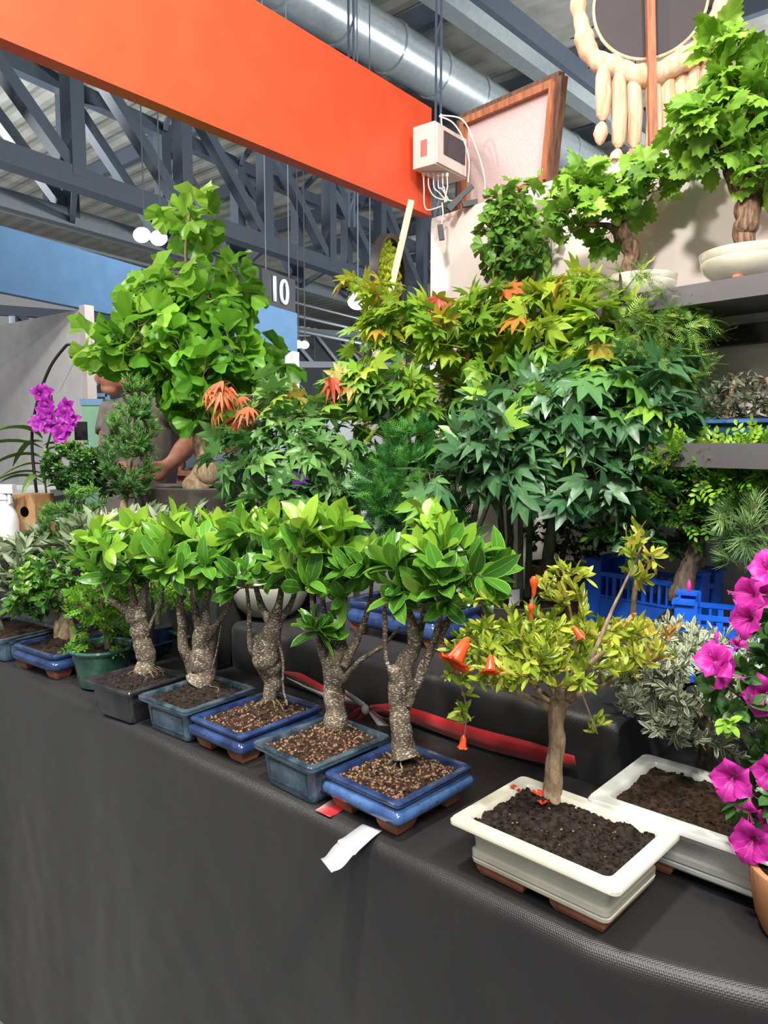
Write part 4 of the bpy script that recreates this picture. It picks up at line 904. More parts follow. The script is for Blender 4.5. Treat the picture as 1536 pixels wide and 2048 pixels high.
for s in ([(1105, 1420, D0, .010), (1070, 1400, D0-.02, .006), (1010, 1378, D0-.04, .004), (950, 1365, D0-.06, .0025), (905, 1345, D0-.07, .002)],
          [(1118, 1400, D0, .009), (1095, 1350, D0, .006), (1070, 1290, D0, .004), (1062, 1230, D0, .003), (1066, 1190, D0, .002)],
          [(1125, 1400, D0, .012), (1160, 1385, D0+.01, .009), (1215, 1365, D0+.02, .007), (1270, 1325, D0+.02, .004), (1330, 1280, D0+.02, .002)],
          [(1128, 1400, D0, .010), (1145, 1340, D0+.04, .006), (1150, 1270, D0+.04, .004), (1135, 1200, D0+.04, .003), (1125, 1130, D0+.04, .002)],
          [(1140, 1390, D0, .008), (1190, 1300, D0-.03, .005), (1225, 1220, D0-.03, .003), (1262, 1140, D0-.03, .002), (1290, 1075, D0-.03, .0015)],
          [(1105, 1410, D0, .008), (1040, 1340, D0+.05, .005), (990, 1270, D0+.05, .003), (960, 1200, D0+.05, .002)],
          [(1122, 1400, D0, .010), (1110, 1360, D0-.06, .006), (1060, 1320, D0-.1, .003)],
          [(1130, 1395, D0, .010), (1170, 1340, D0-.08, .006), (1210, 1300, D0-.1, .003)]): p.stem(s, 7, .15, .3)
p.stem([(905, 1345, D0-.07, .0018), (928, 1390, D0-.07, .0015), (932, 1440, D0-.07, .0012), (928, 1478, D0-.07, .001)], 5, 0, .2)
p.stem([(1165, 1390, D0-.03, .002), (1180, 1430, D0-.04, .0015), (1195, 1468, D0-.04, .001)], 5, 0, .4)
p.grow((1100, 1290, D0), (185, 70, .15), 230, tr=.0008, shell=.2); p.grow((1010, 1320, D0-.03), (110, 45, .1), 80, tr=.0008)
p.grow((1260, 1290, D0+.02), (90, 55, .1), 70, tr=.0008); p.grow((1130, 1175, D0+.03), (45, 55, .05), 24, tr=.0008); p.grow((1280, 1110, D0-.03), (30, 55, .04), 18, tr=.0008)
p.grow((965, 1210, D0+.03), (30, 30, .04), 6, tr=.0008); p.grow((915, 1345, D0-.07), (35, 18, .03), 6, tr=.0008); p.grow((930, 1430, D0-.07), (14, 45, .02), 5, tr=.0006); p.grow((1190, 1455, D0-.04), (22, 20, .02), 4, tr=.0006)
p.foliage('narrow', 'l_pom', 5.5, (.018, .031), spread=.95, along=.95, up=.4, out=.3, lift=.3, jit=.5, tint=lambda q, hz, o: .28+.1*hz+.30*max(0, (q[0]-.36)/.12)*1.0+.12*nse(q, 12)); p.done()
def flower_mesh(name, parent, pos, d, size, mat, petals=5, open_=.9, kind='aza', tintv=.5, center=None):
    """petals on a funnel opening along d"""
    d = nz(d); x = nz(np.cross(d, [.21, .33, .91])); y = np.cross(d, x); V = []; F = []; U = []; T = []; pos = np.array(pos, float)
    nr, nc = 6, 5
    for k in range(petals):
        a0 = 6.2832*k/petals+rng.uniform(-.1, .1); b = len(V); op = open_*rng.uniform(.85, 1.15)
        for i in range(nr):
            f = i/(nr-1); rr_ = size*(.06+.82*f**1.3*op); h = size*(.55*math.sin(f*1.7)-(.22*f**3)*op)
            hw = size*(.05+.33*math.sin(math.pi*min(1, f*.68+.03)))*(1, 1, 1, 1, .86, .25)[i]
            for j in range(nc):
                s_ = -1+2*j/(nc-1); ruf = size*.05*math.sin(j*2.3+k*1.7+i)*f
                r2 = rr_-.10*size*s_*s_*f*.8; V.append(pos+(x*math.cos(a0)+y*math.sin(a0))*r2+(-x*math.sin(a0)+y*math.cos(a0))*hw*s_+d*(h+ruf+.05*size*s_*s_*f))
                U.append((abs(s_), f)); T.append(tintv+.25*(1-f)*-1+rng.normal()*.06+.2*f)
        for i in range(nr-1):
            for j in range(nc-1): F.append((b+i*nc+j, b+i*nc+j+1, b+(i+1)*nc+j+1, b+(i+1)*nc+j))
    o = mesh_obj(name, V, F, M[mat], parent, True, tint=np.clip(T, 0, 1), uv=U); return o
def pom_flower(px, py, d, ax, size, ruffled):
    P = atY(px, py, d); ax = nz(ax); P0 = P-ax*size*.4
    f_ = flower_mesh('flower', rt_, P0+ax*size*.25, ax, size*(.62 if ruffled else .5), 'f_orange', 12 if ruffled else 6, .75 if ruffled else .6, tintv=.5)
    MB().tube([P0-ax*size*.15, P0, P0+ax*size*.3, P0+ax*size*.5], [size*.03, size*.13, size*.17, size*.22], 10, caps=False).build('calyx', M['f_calyx'], f_)
pom_flower(912, 1316, D0-.09, (-.45, -.35, -.6), .074, True); pom_flower(980, 1338, D0-.12, (-.1, -.4, -.7), .045, True)
pom_flower(925, 1492, D0-.07, (-.12, -.1, -1), .036, False); pom_flower(1160, 1272, D0-.12, (.4, -.2, -.6), .036, False)
for px, py, s_ in ((1068, 1172, 1), (1062, 1222, .75)):
    P = atY(px, py, D0-.01 if s_ == 1 else D0-.06); MB().lathe(P+[0, 0, -.016*s_], [(.0015, -.004), (.004*s_, .004), (.0045*s_, .012), (.0075*s_, .021*s_), (.0078*s_, .027*s_), (.004*s_, .033*s_), (.0005, .034*s_)], 14).build('flower_bud', M['f_calyx'], rt_)
for px, py in ((1028, 1580), (1075, 1590), (1085, 1610)):
    P = atZ(px, py, lz-.003); flower_mesh('fallen_petal', rt_, P, (rng.normal()*.5, rng.normal()*.5, 1), .014, 'f_orange', 3, 1, tintv=.1)

# ------------------------------------------------------------------ white pot, silver shrub
a = atZ(1172, 1594, .862); ex = nz([.745, -.667, 0]); ey = np.cross([0, 0, 1], ex); c = a+ex*.235+ey*.128
rt_ = thing('silver_shrub_bonsai', [c[0], c[1], TZ], 'cream-edged silver-leaved shrub bonsai in the long white pot at the right', 'bonsai')
g = rect_pot(rt_, c, ex, .47, .256, TZ, .862-TZ, CREAM, 'whiteglaze', None, r=.014, wall=.030, depth=.014, feet=(.019, .11, .001), footmat='terraor')
hg = soil_rect(rt_, g, 'soilbrown', None, drop=.008, amp=.008); scatter_bits(rt_, g, hg, 700, 'soilbrown', (.0012, .0045))
p = Plant(rt_, 'darkbark', 'greytwig'); D1 = 1.5
p.stem([(1402, 1580, D1, .024), (1408, 1540, D1, .017), (1412, 1490, D1, .015), (1418, 1440, D1, .014)], 12, .15, .7)
for s in ([(1415, 1460, D1, .009), (1360, 1400, D1, .006), (1300, 1370, D1, .004)], [(1418, 1445, D1, .009), (1400, 1360, D1, .006), (1380, 1290, D1, .004)], [(1418, 1450, D1, .009), (1480, 1400, D1, .006), (1540, 1350, D1, .004)],
          [(1412, 1480, D1, .006), (1350, 1455, D1-.08, .004), (1320, 1450, D1-.1, .002)]): p.stem(s, 7, .1)
p.grow((1395, 1375, D1), (158, 118, .20), 330, tr=.001, shell=.55); p.grow((1300, 1370, D1-.05), (70, 75, .1), 70, tr=.001); p.grow((1330, 1280, D1+.02), (75, 40, .1), 50, tr=.001); p.grow((1560, 1350, D1+.03), (120, 120, .16), 80, tr=.001)
p.foliage('narrow', 'l_silver', 9, (.017, .029), spread=1.1, along=.85, up=.4, out=.5, lift=.1, tint=lambda q, hz, o: .25+.5*hz); p.done()

# ------------------------------------------------------------------ azalea
c = atY(1608, 1790, 1.07); kz = TZ
rt_ = thing('azalea_bonsai', [c[0], c[1], TZ], 'azalea with magenta flowers in a round terracotta bowl at the right edge', 'azalea')
round_pot(rt_, c, TZ, [(.045, 0), (.055, .004), (.066, .03), (.074, .07), (.077, .10), (.076, .104), (.066, .104), (.063, .09)], 'terraor', soil='soilbrown', soilz=.09, soilr=.064)
p = Plant(rt_, 'darkbark', 'greytwig'); D2 = 1.16
c2 = np.array([c[0], c[1], TZ+.088]); up_ = atY(1620, 1500, D2)
p.stemw([c2, (c2+up_)/2+[.01, 0, 0], up_, atY(1600, 1350, D2), atY(1580, 1200, D2)], [.012, .010, .009, .006, .004], 10, .1, .2)
for s in ([(1620, 1560, D2, .005), (1560, 1600, D2-.01, .003), (1510, 1590, D2-.02, .002)], [(1620, 1500, D2, .005), (1540, 1440, D2, .003), (1450, 1370, D2, .002)], [(1600, 1400, D2, .005), (1540, 1260, D2, .003)]): p.stem(s, 6, .1, .2)
p.grow((1590, 1390, D2), (110, 230, .10), 90, tr=.001); p.grow((1470, 1380, D2), (55, 60, .05), 12, tr=.001); p.grow((1520, 1600, D2-.02), (55, 80, .05), 14, tr=.001)
p.foliage('oval', 'l_aza', 7, (.020, .036), spread=1.1, along=.6, up=.5, out=.4, tint=lambda q, hz, o: .35)
p.grow((1450, 1445, D2-.04), (10, 10, .01), 2, tr=.0008)
p.foliage('oval', 'l_aza', 5, (.020, .030), spread=1.2, along=.3, up=.6, tint=lambda q, hz, o: .95, name='young_leaves', tips=p.tips[-2:]); p.done()
for px, py, d, ax, s_ in ((1532, 1135, D2-.02, (-.5, -.6, .4), .052), (1490, 1188, D2-.04, (-.9, -.25, .1), .055), (1488, 1240, D2-.05, (-.8, -.45, .0), .050), (1425, 1318, D2-.04, (-.5, -.6, .45), .052), (1455, 1345, D2-.05, (.5, -.7, -.1), .052),
                        (1530, 1395, D2-.05, (-.3, -.9, .1), .058), (1462, 1560, D2-.07, (-.55, -.8, .1), .058), (1498, 1622, D2-.06, (-.2, -.4, -.7), .036), (1500, 1690, D2-.08, (-.6, -.7, -.05), .060), (1540, 1545, D2-.04, (-.3, -.8, .2), .05),
                        (1478, 1285, D2-.02, (0, -.4, .9), .026), (1540, 1180, D2, (.1, -.6, .4), .05), (1545, 1640, D2-.03, (0, -1, 0), .045)):
    P = atY(px, py, d); ax = nz(ax); fl = flower_mesh('flower', rt_, P-ax*s_*.4, ax, s_*.78, 'f_pink', 5, .9, tintv=.5)
    mb = MB()
    for k in range(5):
        q = nz(ax+rng.normal(size=3)*.18); mb.tube([P-ax*s_*.3, P+q*s_*.15, P+q*s_*.5], .0004, 4); mb.blob(P+q*s_*.5, .0011, 6, 4)
    mb.build('stamens', M['f_pink'], fl)
    MB().tube([P-ax*s_*.7, P-ax*s_*.35], [.0015, .003], 6).build('flower_stalk', M['greytwig'], fl)
for px, py in ((1433, 1275), (1378, 1165+10)):
    P = atY(px, py, D2-.03); MB().lathe(P, [(.001, -.008), (.0035, 0), (.003, .006), (.0005, .012)], 10).build('flower_bud', flat('pink_bud', (.7, .04, .4), .5), rt_)

# ================================================================== MAPLES, GINKGO AND THE REST ON THE RISERS
def ground_at(px, d, z):        # point on a level z under a pixel column at depth d
    q = atY(px, 900, d); return np.array([q[0], q[1], z])
# gnarled grey bowl + left maple
b = ground_at(535, 2.5, T1Z+.004); rt_ = thing('maple_bonsai', b, 'maple with some red young leaves in the pale grey bowl, leftmost of the maples', 'bonsai')
round_pot(rt_, b, b[2]+.012, [(.07, 0), (.085, .003), (.112, .03), (.13, .07), (.137, .10), (.135, .106), (.122, .106), (.118, .09)], 'greyglaze', soil='soil', soilz=.09, soilr=.12, feet=3, footr=.085)
p = Plant(rt_, 'greybark', 'twig'); top = b+[0, 0, .11]
for (dx, px, py, dd, r0) in ((0, 590, 900, 2.5, .013), (.03, 680, 850, 2.55, .011), (-.03, 520, 900, 2.45, .010), (.02, 640, 1000, 2.42, .008)):
    q = atY(px, py, dd); p.stemw([top+[dx, 0, 0], (top+q)/2+[dx*.5, 0, .03], q], [r0, r0*.75, r0*.4], 9, .1, .3)
p.grow((610, 930, 2.48), (185, 140, .22), 95, tr=.001, shell=.45); p.grow((545, 800, 2.45), (70, 40, .1), 12, tr=.001); p.grow((700, 790, 2.5), (70, 40, .1), 16, tr=.001)
p.grow((640, 1020, 2.35), (130, 55, .12), 26, tr=.001)
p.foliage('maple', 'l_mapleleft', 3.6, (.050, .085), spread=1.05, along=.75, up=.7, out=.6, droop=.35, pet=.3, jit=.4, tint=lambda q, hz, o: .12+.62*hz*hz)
k = len(p.tips); p.grow((465, 800, 2.42), (50, 38, .05), 9, tr=.001)
p.foliage('mapled', 'l_red', 3, (.05, .09), spread=.7, along=.5, up=.2, out=.4, droop=1.1, pet=.3, tint=lambda q, hz, o: .55, name='red_young_leaves', tips=p.tips[k:])
p.done()
# big green maple forest in brown bowl
b = ground_at(1035, 2.36, T1Z+.004); rt_ = thing('maple_bonsai', b, 'big maple grove with large blue-green leaves in a brown stoneware bowl', 'bonsai')
round_pot(rt_, b, b[2], [(.10, 0), (.12, .004), (.15, .04), (.165, .085), (.170, .092), (.158, .092), (.152, .075)], 'stoneware', soil='soil', soilz=.082, soilr=.155, sx=1.0)
MB().box(b+[-.02, -.10, .115], (.035, .003, .05), (.9, .3, 0)).build('plant_tag', M['plasticw'], rt_, smooth=False)
p = Plant(rt_, 'greybark', 'twig'); top = b+[0, 0, .085]
for dx, dy, px, py, dd, r0 in ((-.04, 0, 985, 900, 2.3, .012), (-.012, .03, 1010, 820, 2.35, .012), (.012, -.02, 1040, 900, 2.2, .010), (.10, 0, 1135, 930, 2.25, .021), (.05, .05, 1090, 820, 2.35, .012)):
    q = atY(px, py, dd); s0 = top+[dx, dy, 0]; p.stemw([s0, s0+[(q-s0)[0]*.2, (q-s0)[1]*.2, (q-s0)[2]*.5], q], [r0, r0*.85, r0*.6], 9, .08, .5)
for pts in ([(1135, 940, 2.25, .013), (1190, 880, 2.18, .008), (1280, 830, 2.1, .005), (1360, 800, 2.05, .003)], [(1130, 930, 2.25, .012), (1120, 850, 2.2, .007), (1090, 760, 2.15, .003)],
            [(1010, 900, 2.3, .009), (960, 850, 2.2, .005), (910, 830, 2.12, .003)], [(1135, 940, 2.25, .010), (1200, 980, 2.1, .005), (1230, 1000, 2.05, .002)]): p.stem(pts, 7, .1, .2)
p.grow((1160, 850, 2.15), (230, 120, .15), 120, tr=.001, shell=.5); p.grow((1010, 880, 2.12), (105, 90, .12), 34, tr=.001); p.grow((1200, 770, 2.15), (170, 55, .15), 46, tr=.001)
p.grow((1300, 850, 2.05), (90, 90, .1), 24, tr=.001); p.grow((1150, 960, 2.05), (190, 55, .1), 26, tr=.001); p.grow((850, 960, 2.0), (30, 30, .03), 3, tr=.001)
p.foliage('maple', 'l_maple', 3.5, (.062, .102), spread=1.05, along=.8, up=.65, out=.75, droop=.45, pet=.3, jit=.38, tint=lambda q, hz, o: .22+.42*(o[1] > .2)+.2*hz+.45*(rng.random() > .86)); p.done()  # far-side leaves tinted brighter green, which puts backlight into their colour
# middle yellow-green maple
b = ground_at(905, 2.62, T1Z+.004); rt_ = thing('maple_bonsai', b, 'tall yellow-green maple with orange-edged leaves rising behind the blue-green one', 'bonsai')
round_pot(rt_, b, b[2], [(.08, 0), (.09, .004), (.12, .06), (.13, .12), (.12, .12), (.115, .10)], 'bluedark', soil='soil', soilz=.11, soilr=.118)
p = Plant(rt_, 'greybark', 'twig'); top = b+[0, 0, .115]
for dx, px, py, dd, r0 in ((0, 905, 760, 2.6, .018), (-.04, 830, 760, 2.6, .012), (.04, 985, 740, 2.5, .014), (.03, 1090, 700, 2.4, .010), (-.03, 780, 700, 2.6, .008)):
    q = atY(px, py, dd); p.stemw([top+[dx, 0, 0], top*.5+q*.5+[dx, 0, .03], q], [r0, r0*.75, r0*.4], 8, .08, .4)
p.stem([(980, 740, 2.5, .006), (1080, 690, 2.35, .005), (1180, 650, 2.22, .003), (1250, 640, 2.12, .002)], 6, .1, .1)
p.grow((900, 720, 2.55), (215, 120, .2), 120, tr=.001, shell=.45); p.grow((1050, 640, 2.4), (150, 65, .15), 56, tr=.001); p.grow((1190, 680, 2.18), (120, 80, .09), 34, tr=.001)
p.grow((870, 850, 2.5), (150, 100, .15), 44, tr=.001); p.grow((730, 580, 2.5), (40, 28, .05), 6, tr=.001); p.grow((1130, 570, 2.3), (50, 22, .05), 6, tr=.001); p.grow((820, 650, 2.5), (120, 45, .1), 24, tr=.001)
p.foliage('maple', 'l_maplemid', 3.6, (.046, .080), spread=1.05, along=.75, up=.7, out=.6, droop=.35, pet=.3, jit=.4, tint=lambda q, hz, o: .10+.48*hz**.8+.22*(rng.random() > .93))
k = len(p.tips); p.grow((880, 590, 2.5), (14, 10, .02), 2, tr=.001); p.grow((672, 745, 2.45), (12, 10, .02), 2, tr=.001)
p.foliage('mapled', 'l_red', 3, (.06, .09), spread=.6, along=.4, up=.2, out=.4, droop=1.2, pet=.3, tint=lambda q, hz, o: .35, name='red_young_leaves', tips=p.tips[k:])
p.done()
# yew in a dark blue pot
b = ground_at(828, 2.26, T1Z+.004); rt_ = thing('yew_bonsai', b, 'dark green needle-leaved yew in a wide blue pot behind the two rightmost ficuses', 'bonsai')
g = rect_pot(rt_, b[:2], ES, .37, .22, b[2], .10, BELLY, 'bluedark', 'bluedark', r=.03, feet=(.024, .055, .001)); soil_rect(rt_, g, 'soil', (b, .03, .06))
p = Plant(rt_, 'darkbark', 'darkbark')
p.stemw([b+[-.02, 0, .09], b+[-.04, 0, .2], atY(800, 1000, 2.24), atY(820, 890, 2.24)], [.022, .018, .014, .006], 10, .15, .25)
p.grow((815, 985, 2.22), (98, 85, .13), 120, tr=.001, shell=.35, up=0); p.grow((820, 895, 2.22), (55, 45, .08), 34, tr=.001, up=0); p.grow((760, 1030, 2.18), (60, 45, .08), 24, tr=.001, up=0); p.grow((880, 1020, 2.18), (60, 50, .08), 24, tr=.001, up=0)
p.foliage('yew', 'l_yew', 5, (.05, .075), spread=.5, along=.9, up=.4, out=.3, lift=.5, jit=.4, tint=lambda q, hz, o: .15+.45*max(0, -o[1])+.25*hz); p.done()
# hemlock on lower shelf
b = WP(.945, .27, zC+.002)
rt_ = thing('hemlock_bonsai', b, 'feathery hemlock with pale bright tips standing on the lower shelf below the first grapevine', 'bonsai')
round_pot(rt_, b, b[2], [(.06, 0), (.075, .004), (.10, .05), (.105, .08), (.095, .08), (.09, .07)], 'stoneware', soil='soil', soilz=.072, soilr=.092)
db = b[1]; p = Plant(rt_, 'darkbark', 'darkbark')
p.stemw([b+[0, 0, .07], atY(1280, 780, db-.05), atY(1262, 680, db-.12), atY(1244, 600, db-.17), atY(1240, 548, db-.18)], [.022, .016, .012, .007, .003], 9, .12, .15)
dh = db-.19
p.grow((1300, 700, dh), (118, 98, .11), 150, tr=.001, shell=.3, up=-.2); p.grow((1360, 690, dh), (78, 85, .08), 70, tr=.001, up=-.2); p.grow((1245, 560, dh), (52, 26, .05), 20, tr=.001, up=-.1); p.grow((1310, 610, dh), (60, 30, .06), 16, tr=.001, up=-.1)
p.foliage('hem', 'l_hem', 6, (.035, .060), spread=.7, along=.9, up=.95, out=.3, jit=.3, droop=.1, tint=lambda q, hz, o: .25+.25*hz+.45*(rng.random() > .7)); p.done()
# boxwood-like tree in long white tray
b = ground_at(1362, 2.0, T1Z+.004); ex = ES
rt_ = thing('privet_bonsai', b, 'leaning dark-trunked bonsai in a shallow white tray before the blue crates', 'bonsai')
g = rect_pot(rt_, b[:2], ES, .36, .20, b[2], .07, CREAM, 'cream', None, wall=.012, depth=.01, r=.01); hg = soil_rect(rt_, g, 'soil', (b, .065, .075), amp=.008)
p = Plant(rt_, 'darkbark', 'darkbark'); D3 = 2.0
p.stem([(1362, 1200, D3, .034), (1378, 1140, D3, .025), (1398, 1085, D3, .021), (1412, 1055, D3, .022)], 12, .2, .9)
for s in ([(1405, 1075, D3, .018), (1440, 1040, D3, .016), (1448, 990, D3, .012), (1440, 930, D3, .007)], [(1405, 1070, D3, .014), (1370, 1030, D3, .009), (1330, 1000, D3-.02, .006), (1290, 975, D3-.03, .004)],
          [(1445, 1010, D3, .009), (1480, 960, D3, .006), (1500, 920, D3, .003)], [(1410, 1060, D3, .01), (1385, 980, D3, .007), (1370, 930, D3, .004)]): p.stem(s, 8, .2, .3)
p.grow((1400, 975, D3), (110, 80, .14), 90, tr=.001, shell=.3); p.grow((1485, 935, D3-.05), (75, 60, .1), 60, tr=.001); p.grow((1385, 915, D3-.06), (75, 40, .06), 30, tr=.001); p.grow((1500, 960, D3-.12), (50, 45, .05), 22, tr=.001); p.grow((1450, 1050, D3+.03), (90, 60, .1), 26, tr=.001)
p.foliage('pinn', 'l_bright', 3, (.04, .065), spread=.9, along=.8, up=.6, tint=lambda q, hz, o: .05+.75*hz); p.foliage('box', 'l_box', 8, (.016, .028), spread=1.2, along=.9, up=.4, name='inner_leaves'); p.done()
# crates
def crate(c, ex, L, W, H, label):
    rt = thing('plastic_crate', c, label, 'crate'); ex = nz(ex); ey = np.cross([0, 0, 1], ex); c = np.array(c); mb = MB(); T_ = .006
    mb.box(c+[0, 0, T_/2], (L, W, T_), ex)
    for ax, ay, l, w_ in ((ex, ey, L, W), (ey, -ex, W, L)):
        for sg in (-1, 1):
            f = c+ay*sg*(w_/2-T_/2)
            mb.box(f+[0, 0, H*.26], (l, T_, H*.5), ax)
            mb.box(f+[0, 0, H*.82], (l, T_*1.6, H*.06), ax); mb.box(f+[0, 0, H*.535], (l, T_*1.8, .006), ax)
            n = int(l/.024)
            for i in range(n+1):
                x = -l/2+l*i/n; mb.box(f+ax*x+[0, 0, H*.66], (.007 if i % 4 else .013, T_, H*.30), ax)
    mb.build('crate_body', M['crate'], rt, smooth=False)
    for sx in (-1, 1):
        for sy in (-1, 1):
            k_ = c+ex*sx*(L/2-.025)+ey*sy*(W/2-.025)
            cb = MB(); cb.box(k_+ex*sx*.024+[0, 0, H*.5], (.007, .05, H), ex).box(k_+ey*sy*.024+[0, 0, H*.5], (.05, .007, H), ex).box(k_+[0, 0, H-.004]+ex*sx*.008+ey*sy*.008, (.052, .052, .006), ex)
            cb.build('corner_post', M['crate'], rt, smooth=False)
    return rt
cc = ST(.10, 1.12, T1Z+.004); q = ground_at(1312, 2.19, T1Z+.004)
crate(q, WD, .36, .13, .235, 'blue slotted plastic crate behind the leaning dark trunk, with upright slots')
crate(ground_at(1500, 1.83, T1Z+.004), (.9, -.43, 0), .30, .16, .20, 'blue plastic crate at the right edge behind the topmost azalea flowers')
# orange terracotta bowl + dark shrub behind
b = ground_at(1118, 2.47, T1Z+.004); rt_ = thing('shrub_bonsai', b, 'small dark shrub in an orange-brown terracotta bowl left of the blue crate', 'bonsai')
round_pot(rt_, b, b[2], [(.06, 0), (.07, .01), (.085, .10), (.10, .165), (.104, .185), (.09, .187), (.085, .165)], 'terraor', 'stoneware', rimk=4, soil='soil', soilz=.17, soilr=.088)
small_tree('', '', '', rt_, 'greybark', 'greytwig', [[(1118, 1150, 2.47, .012), (1125, 1110, 2.47, .010), (1140, 1060, 2.47, .005)]], [((1150, 1065, 2.44), (110, 50, .07), 70)],
           dict(kind='box', mat='l_box', per=9, size=(.018, .03), spread=1.2, along=.9, up=.6, tint=lambda q, hz, o: .2+.4*hz))
b = ground_at(1262, 2.02, T1Z+.004); rt_ = thing('azalea_bonsai', b, 'leafy dark green azalea with few pink buds in front of the blue slotted crate', 'azalea')
round_pot(rt_, b, b[2], [(.04, 0), (.05, .004), (.06, .04), (.064, .06), (.056, .06), (.052, .05)], 'stoneware', soil='soil', soilz=.05, soilr=.054)
small_tree('', '', '', rt_, 'darkbark', 'darkbark', [[(1262, 1262, 2.02, .010), (1268, 1200, 2.03, .008), (1275, 1120, 2.06, .006), (1280, 1080, 2.06, .004)]], [((1275, 1082, 2.06), (100, 48, .07), 52)],
           dict(kind='oval', mat='l_aza', per=7, size=(.022, .04), spread=1.1, along=.9, up=.7, tint=lambda q, hz, o: .15+.3*hz))
# pine
b = ground_at(1545, 2.02, T1Z+.004); rt_ = thing('pine_bonsai', b, 'pine with stiff green needle tufts at the right edge above the azalea', 'bonsai')
round_pot(rt_, b, b[2], [(.05, 0), (.06, .004), (.085, .08), (.09, .12), (.08, .12), (.075, .1)], 'stoneware', soil='soil', soilz=.11, soilr=.08)
p = Plant(rt_, 'darkbark', 'darkbark'); P1 = atY(1520, 1060, 1.88)
p.stemw([b+[0, 0, .11], (b+P1)/2+[.01, 0, .08], P1, atY(1540, 1000, 1.9)], [.02, .016, .010, .005], 9, .2, .3)
p.grow((1515, 1055, 1.86), (75, 85, .10), 40, tr=.002, shell=.3)
p.foliage('pine', 'l_pine', 3, (.05, .07), spread=.3, along=.3, up=.2, lift=.3, tint=lambda q, hz, o: .2+.6*hz)
mb = MB()
for t_ in p.tips: mb.blob(t_[0]+t_[1]*.008, (.004, .004, .007), 8, 5)
mb.build('buds', M['tanbark'], rt_)
p.done()
# shelf plants at right: blue long pot
b = WP(1.40, .17, zC+.002); rt_ = thing('shrub_bonsai', b, 'grey-green clipped shrub in the long blue tray on the lower shelf, right edge', 'bonsai')
g = rect_pot(rt_, b[:2], WD, .40, .20, b[2], .062, [(-.03, 0), (-.028, .05), (-.016, .3), (-.015, .62), (-.02, .70), (0, .80), (.001, .96)], 'blue', 'bluedark', wall=.012, depth=.01, feet=(.008, .10, .004), footmat='terra'); soil_rect(rt_, g, 'soilbrown', (b, .02, .06))
dq = b[1]
px_ = lambda P: (768+FPX*P[0]/((P-CAM)@Fv))
p = Plant(rt_, 'tanbark', 'darkbark'); p.stemw([b+WD*-.05+[0, 0, .06], b+WD*-.06+[0, 0, .11], b+WD*-.04+[0, 0, .17]], [.014, .011, .008], 9, .15, .3); p.stemw([b+WD*.06+[0, 0, .06], b+WD*.06+[0, 0, .12], b+WD*.04+[0, 0, .17]], [.010, .009, .007], 9, .15, .3)
xb = px_(b+np.array([0, 0, .1])); p.grow((xb, 795, dq-.02), (98, 44, .12), 130, tr=.0009, shell=.45)
p.foliage('narrow', 'l_grey', 8, (.014, .024), spread=1.1, along=.9, up=.5, lift=.2, tint=lambda q, hz, o: .2+.6*hz); p.done()
b = WP(1.10, .30, zC+.002); rt_ = thing('empty_pot', b, 'small dark navy pot on the lower shelf left of the long blue tray', 'pot')
g = rect_pot(rt_, b[:2], WD, .13, .10, b[2], .052, BELLY, 'bluedark', 'bluedark', wall=.01, r=.02); soil_rect(rt_, g, 'soil')
# upper-shelf plants
ZU = zA+.002
def shelf_xy(px, o):
    q = atP(px, 560, WP(0, o, 0), WNt); return np.array([q[0], q[1], ZU])
WPOT = [(.085, 0), (.092, .004), (.118, .022), (.128, .040), (.129, .044), (.126, .047), (.130, .052), (.133, .066), (.128, .068), (.118, .066), (.115, .056)]
b = shelf_xy(1500, .145); rt_ = thing('grapevine_bonsai', b, 'tall grapevine bonsai with thick twisted trunk in a cream pot, right on the upper shelf', 'bonsai')
dv = b[1]; sc = .98
round_pot(rt_, b, b[2]+.006, [(r*sc, z*1.15) for r, z in WPOT], 'cream', soil='soil', soilz=.064, soilr=.115, feet=4, footr=.085, footmat='wood')
p = Plant(rt_, 'vinebark', 'tanbark')
p.stem([(1492, 500, dv, .030), (1490, 460, dv, .028), (1500, 415, dv, .032), (1508, 385, dv, .030), (1478, 370, dv, .027), (1462, 345, dv, .024), (1470, 318, dv, .020), (1478, 260, dv, .012), (1470, 190, dv, .008)], 14, .35, .6)
for s in ([(1470, 320, dv, .010), (1420, 260, dv, .006), (1380, 200, dv, .004)], [(1478, 270, dv, .008), (1520, 200, dv, .006), (1530, 130, dv, .003)], [(1475, 300, dv, .006), (1520, 330, dv-.02, .004), (1540, 340, dv-.03, .003)], [(1475, 210, dv, .006), (1455, 140, dv, .004), (1440, 90, dv, .002)]): p.stem(s, 7, .15, .2)
p.grow((1465, 235, dv), (92, 90, .11), 34, tr=.0012, shell=.4); p.grow((1400, 265, dv-.02), (48, 60, .08), 13, tr=.001); p.grow((1450, 105, dv), (35, 28, .04), 5, tr=.001); p.grow((1530, 345, dv-.03), (35, 28, .04), 7, tr=.001); p.grow((1520, 180, dv), (50, 60, .08), 12, tr=.001)
p.foliage('grape', 'l_vine', 4.2, (.055, .085), spread=1.0, along=.7, up=.45, out=.7, droop=.2, pet=.25, jit=.45, tint=lambda q, hz, o: .2+.5*hz); p.done()
b = shelf_xy(1283, .14); rt_ = thing('grapevine_bonsai', b, 'grapevine bonsai with two spreading arms in a cream pot, middle of the upper shelf', 'bonsai')
dv = b[1]
round_pot(rt_, b, b[2]+.004, [(r*.78, z*1.0) for r, z in WPOT], 'cream', soil='soil', soilz=.055, soilr=.09, feet=3, footr=.06, footmat='wood')
p = Plant(rt_, 'vinebark', 'tanbark')
p.stem([(1262, 585, dv, .024), (1260, 535, dv, .024), (1262, 495, dv, .026), (1245, 470, dv, .024), (1240, 455, dv, .020)], 12, .35, .9)
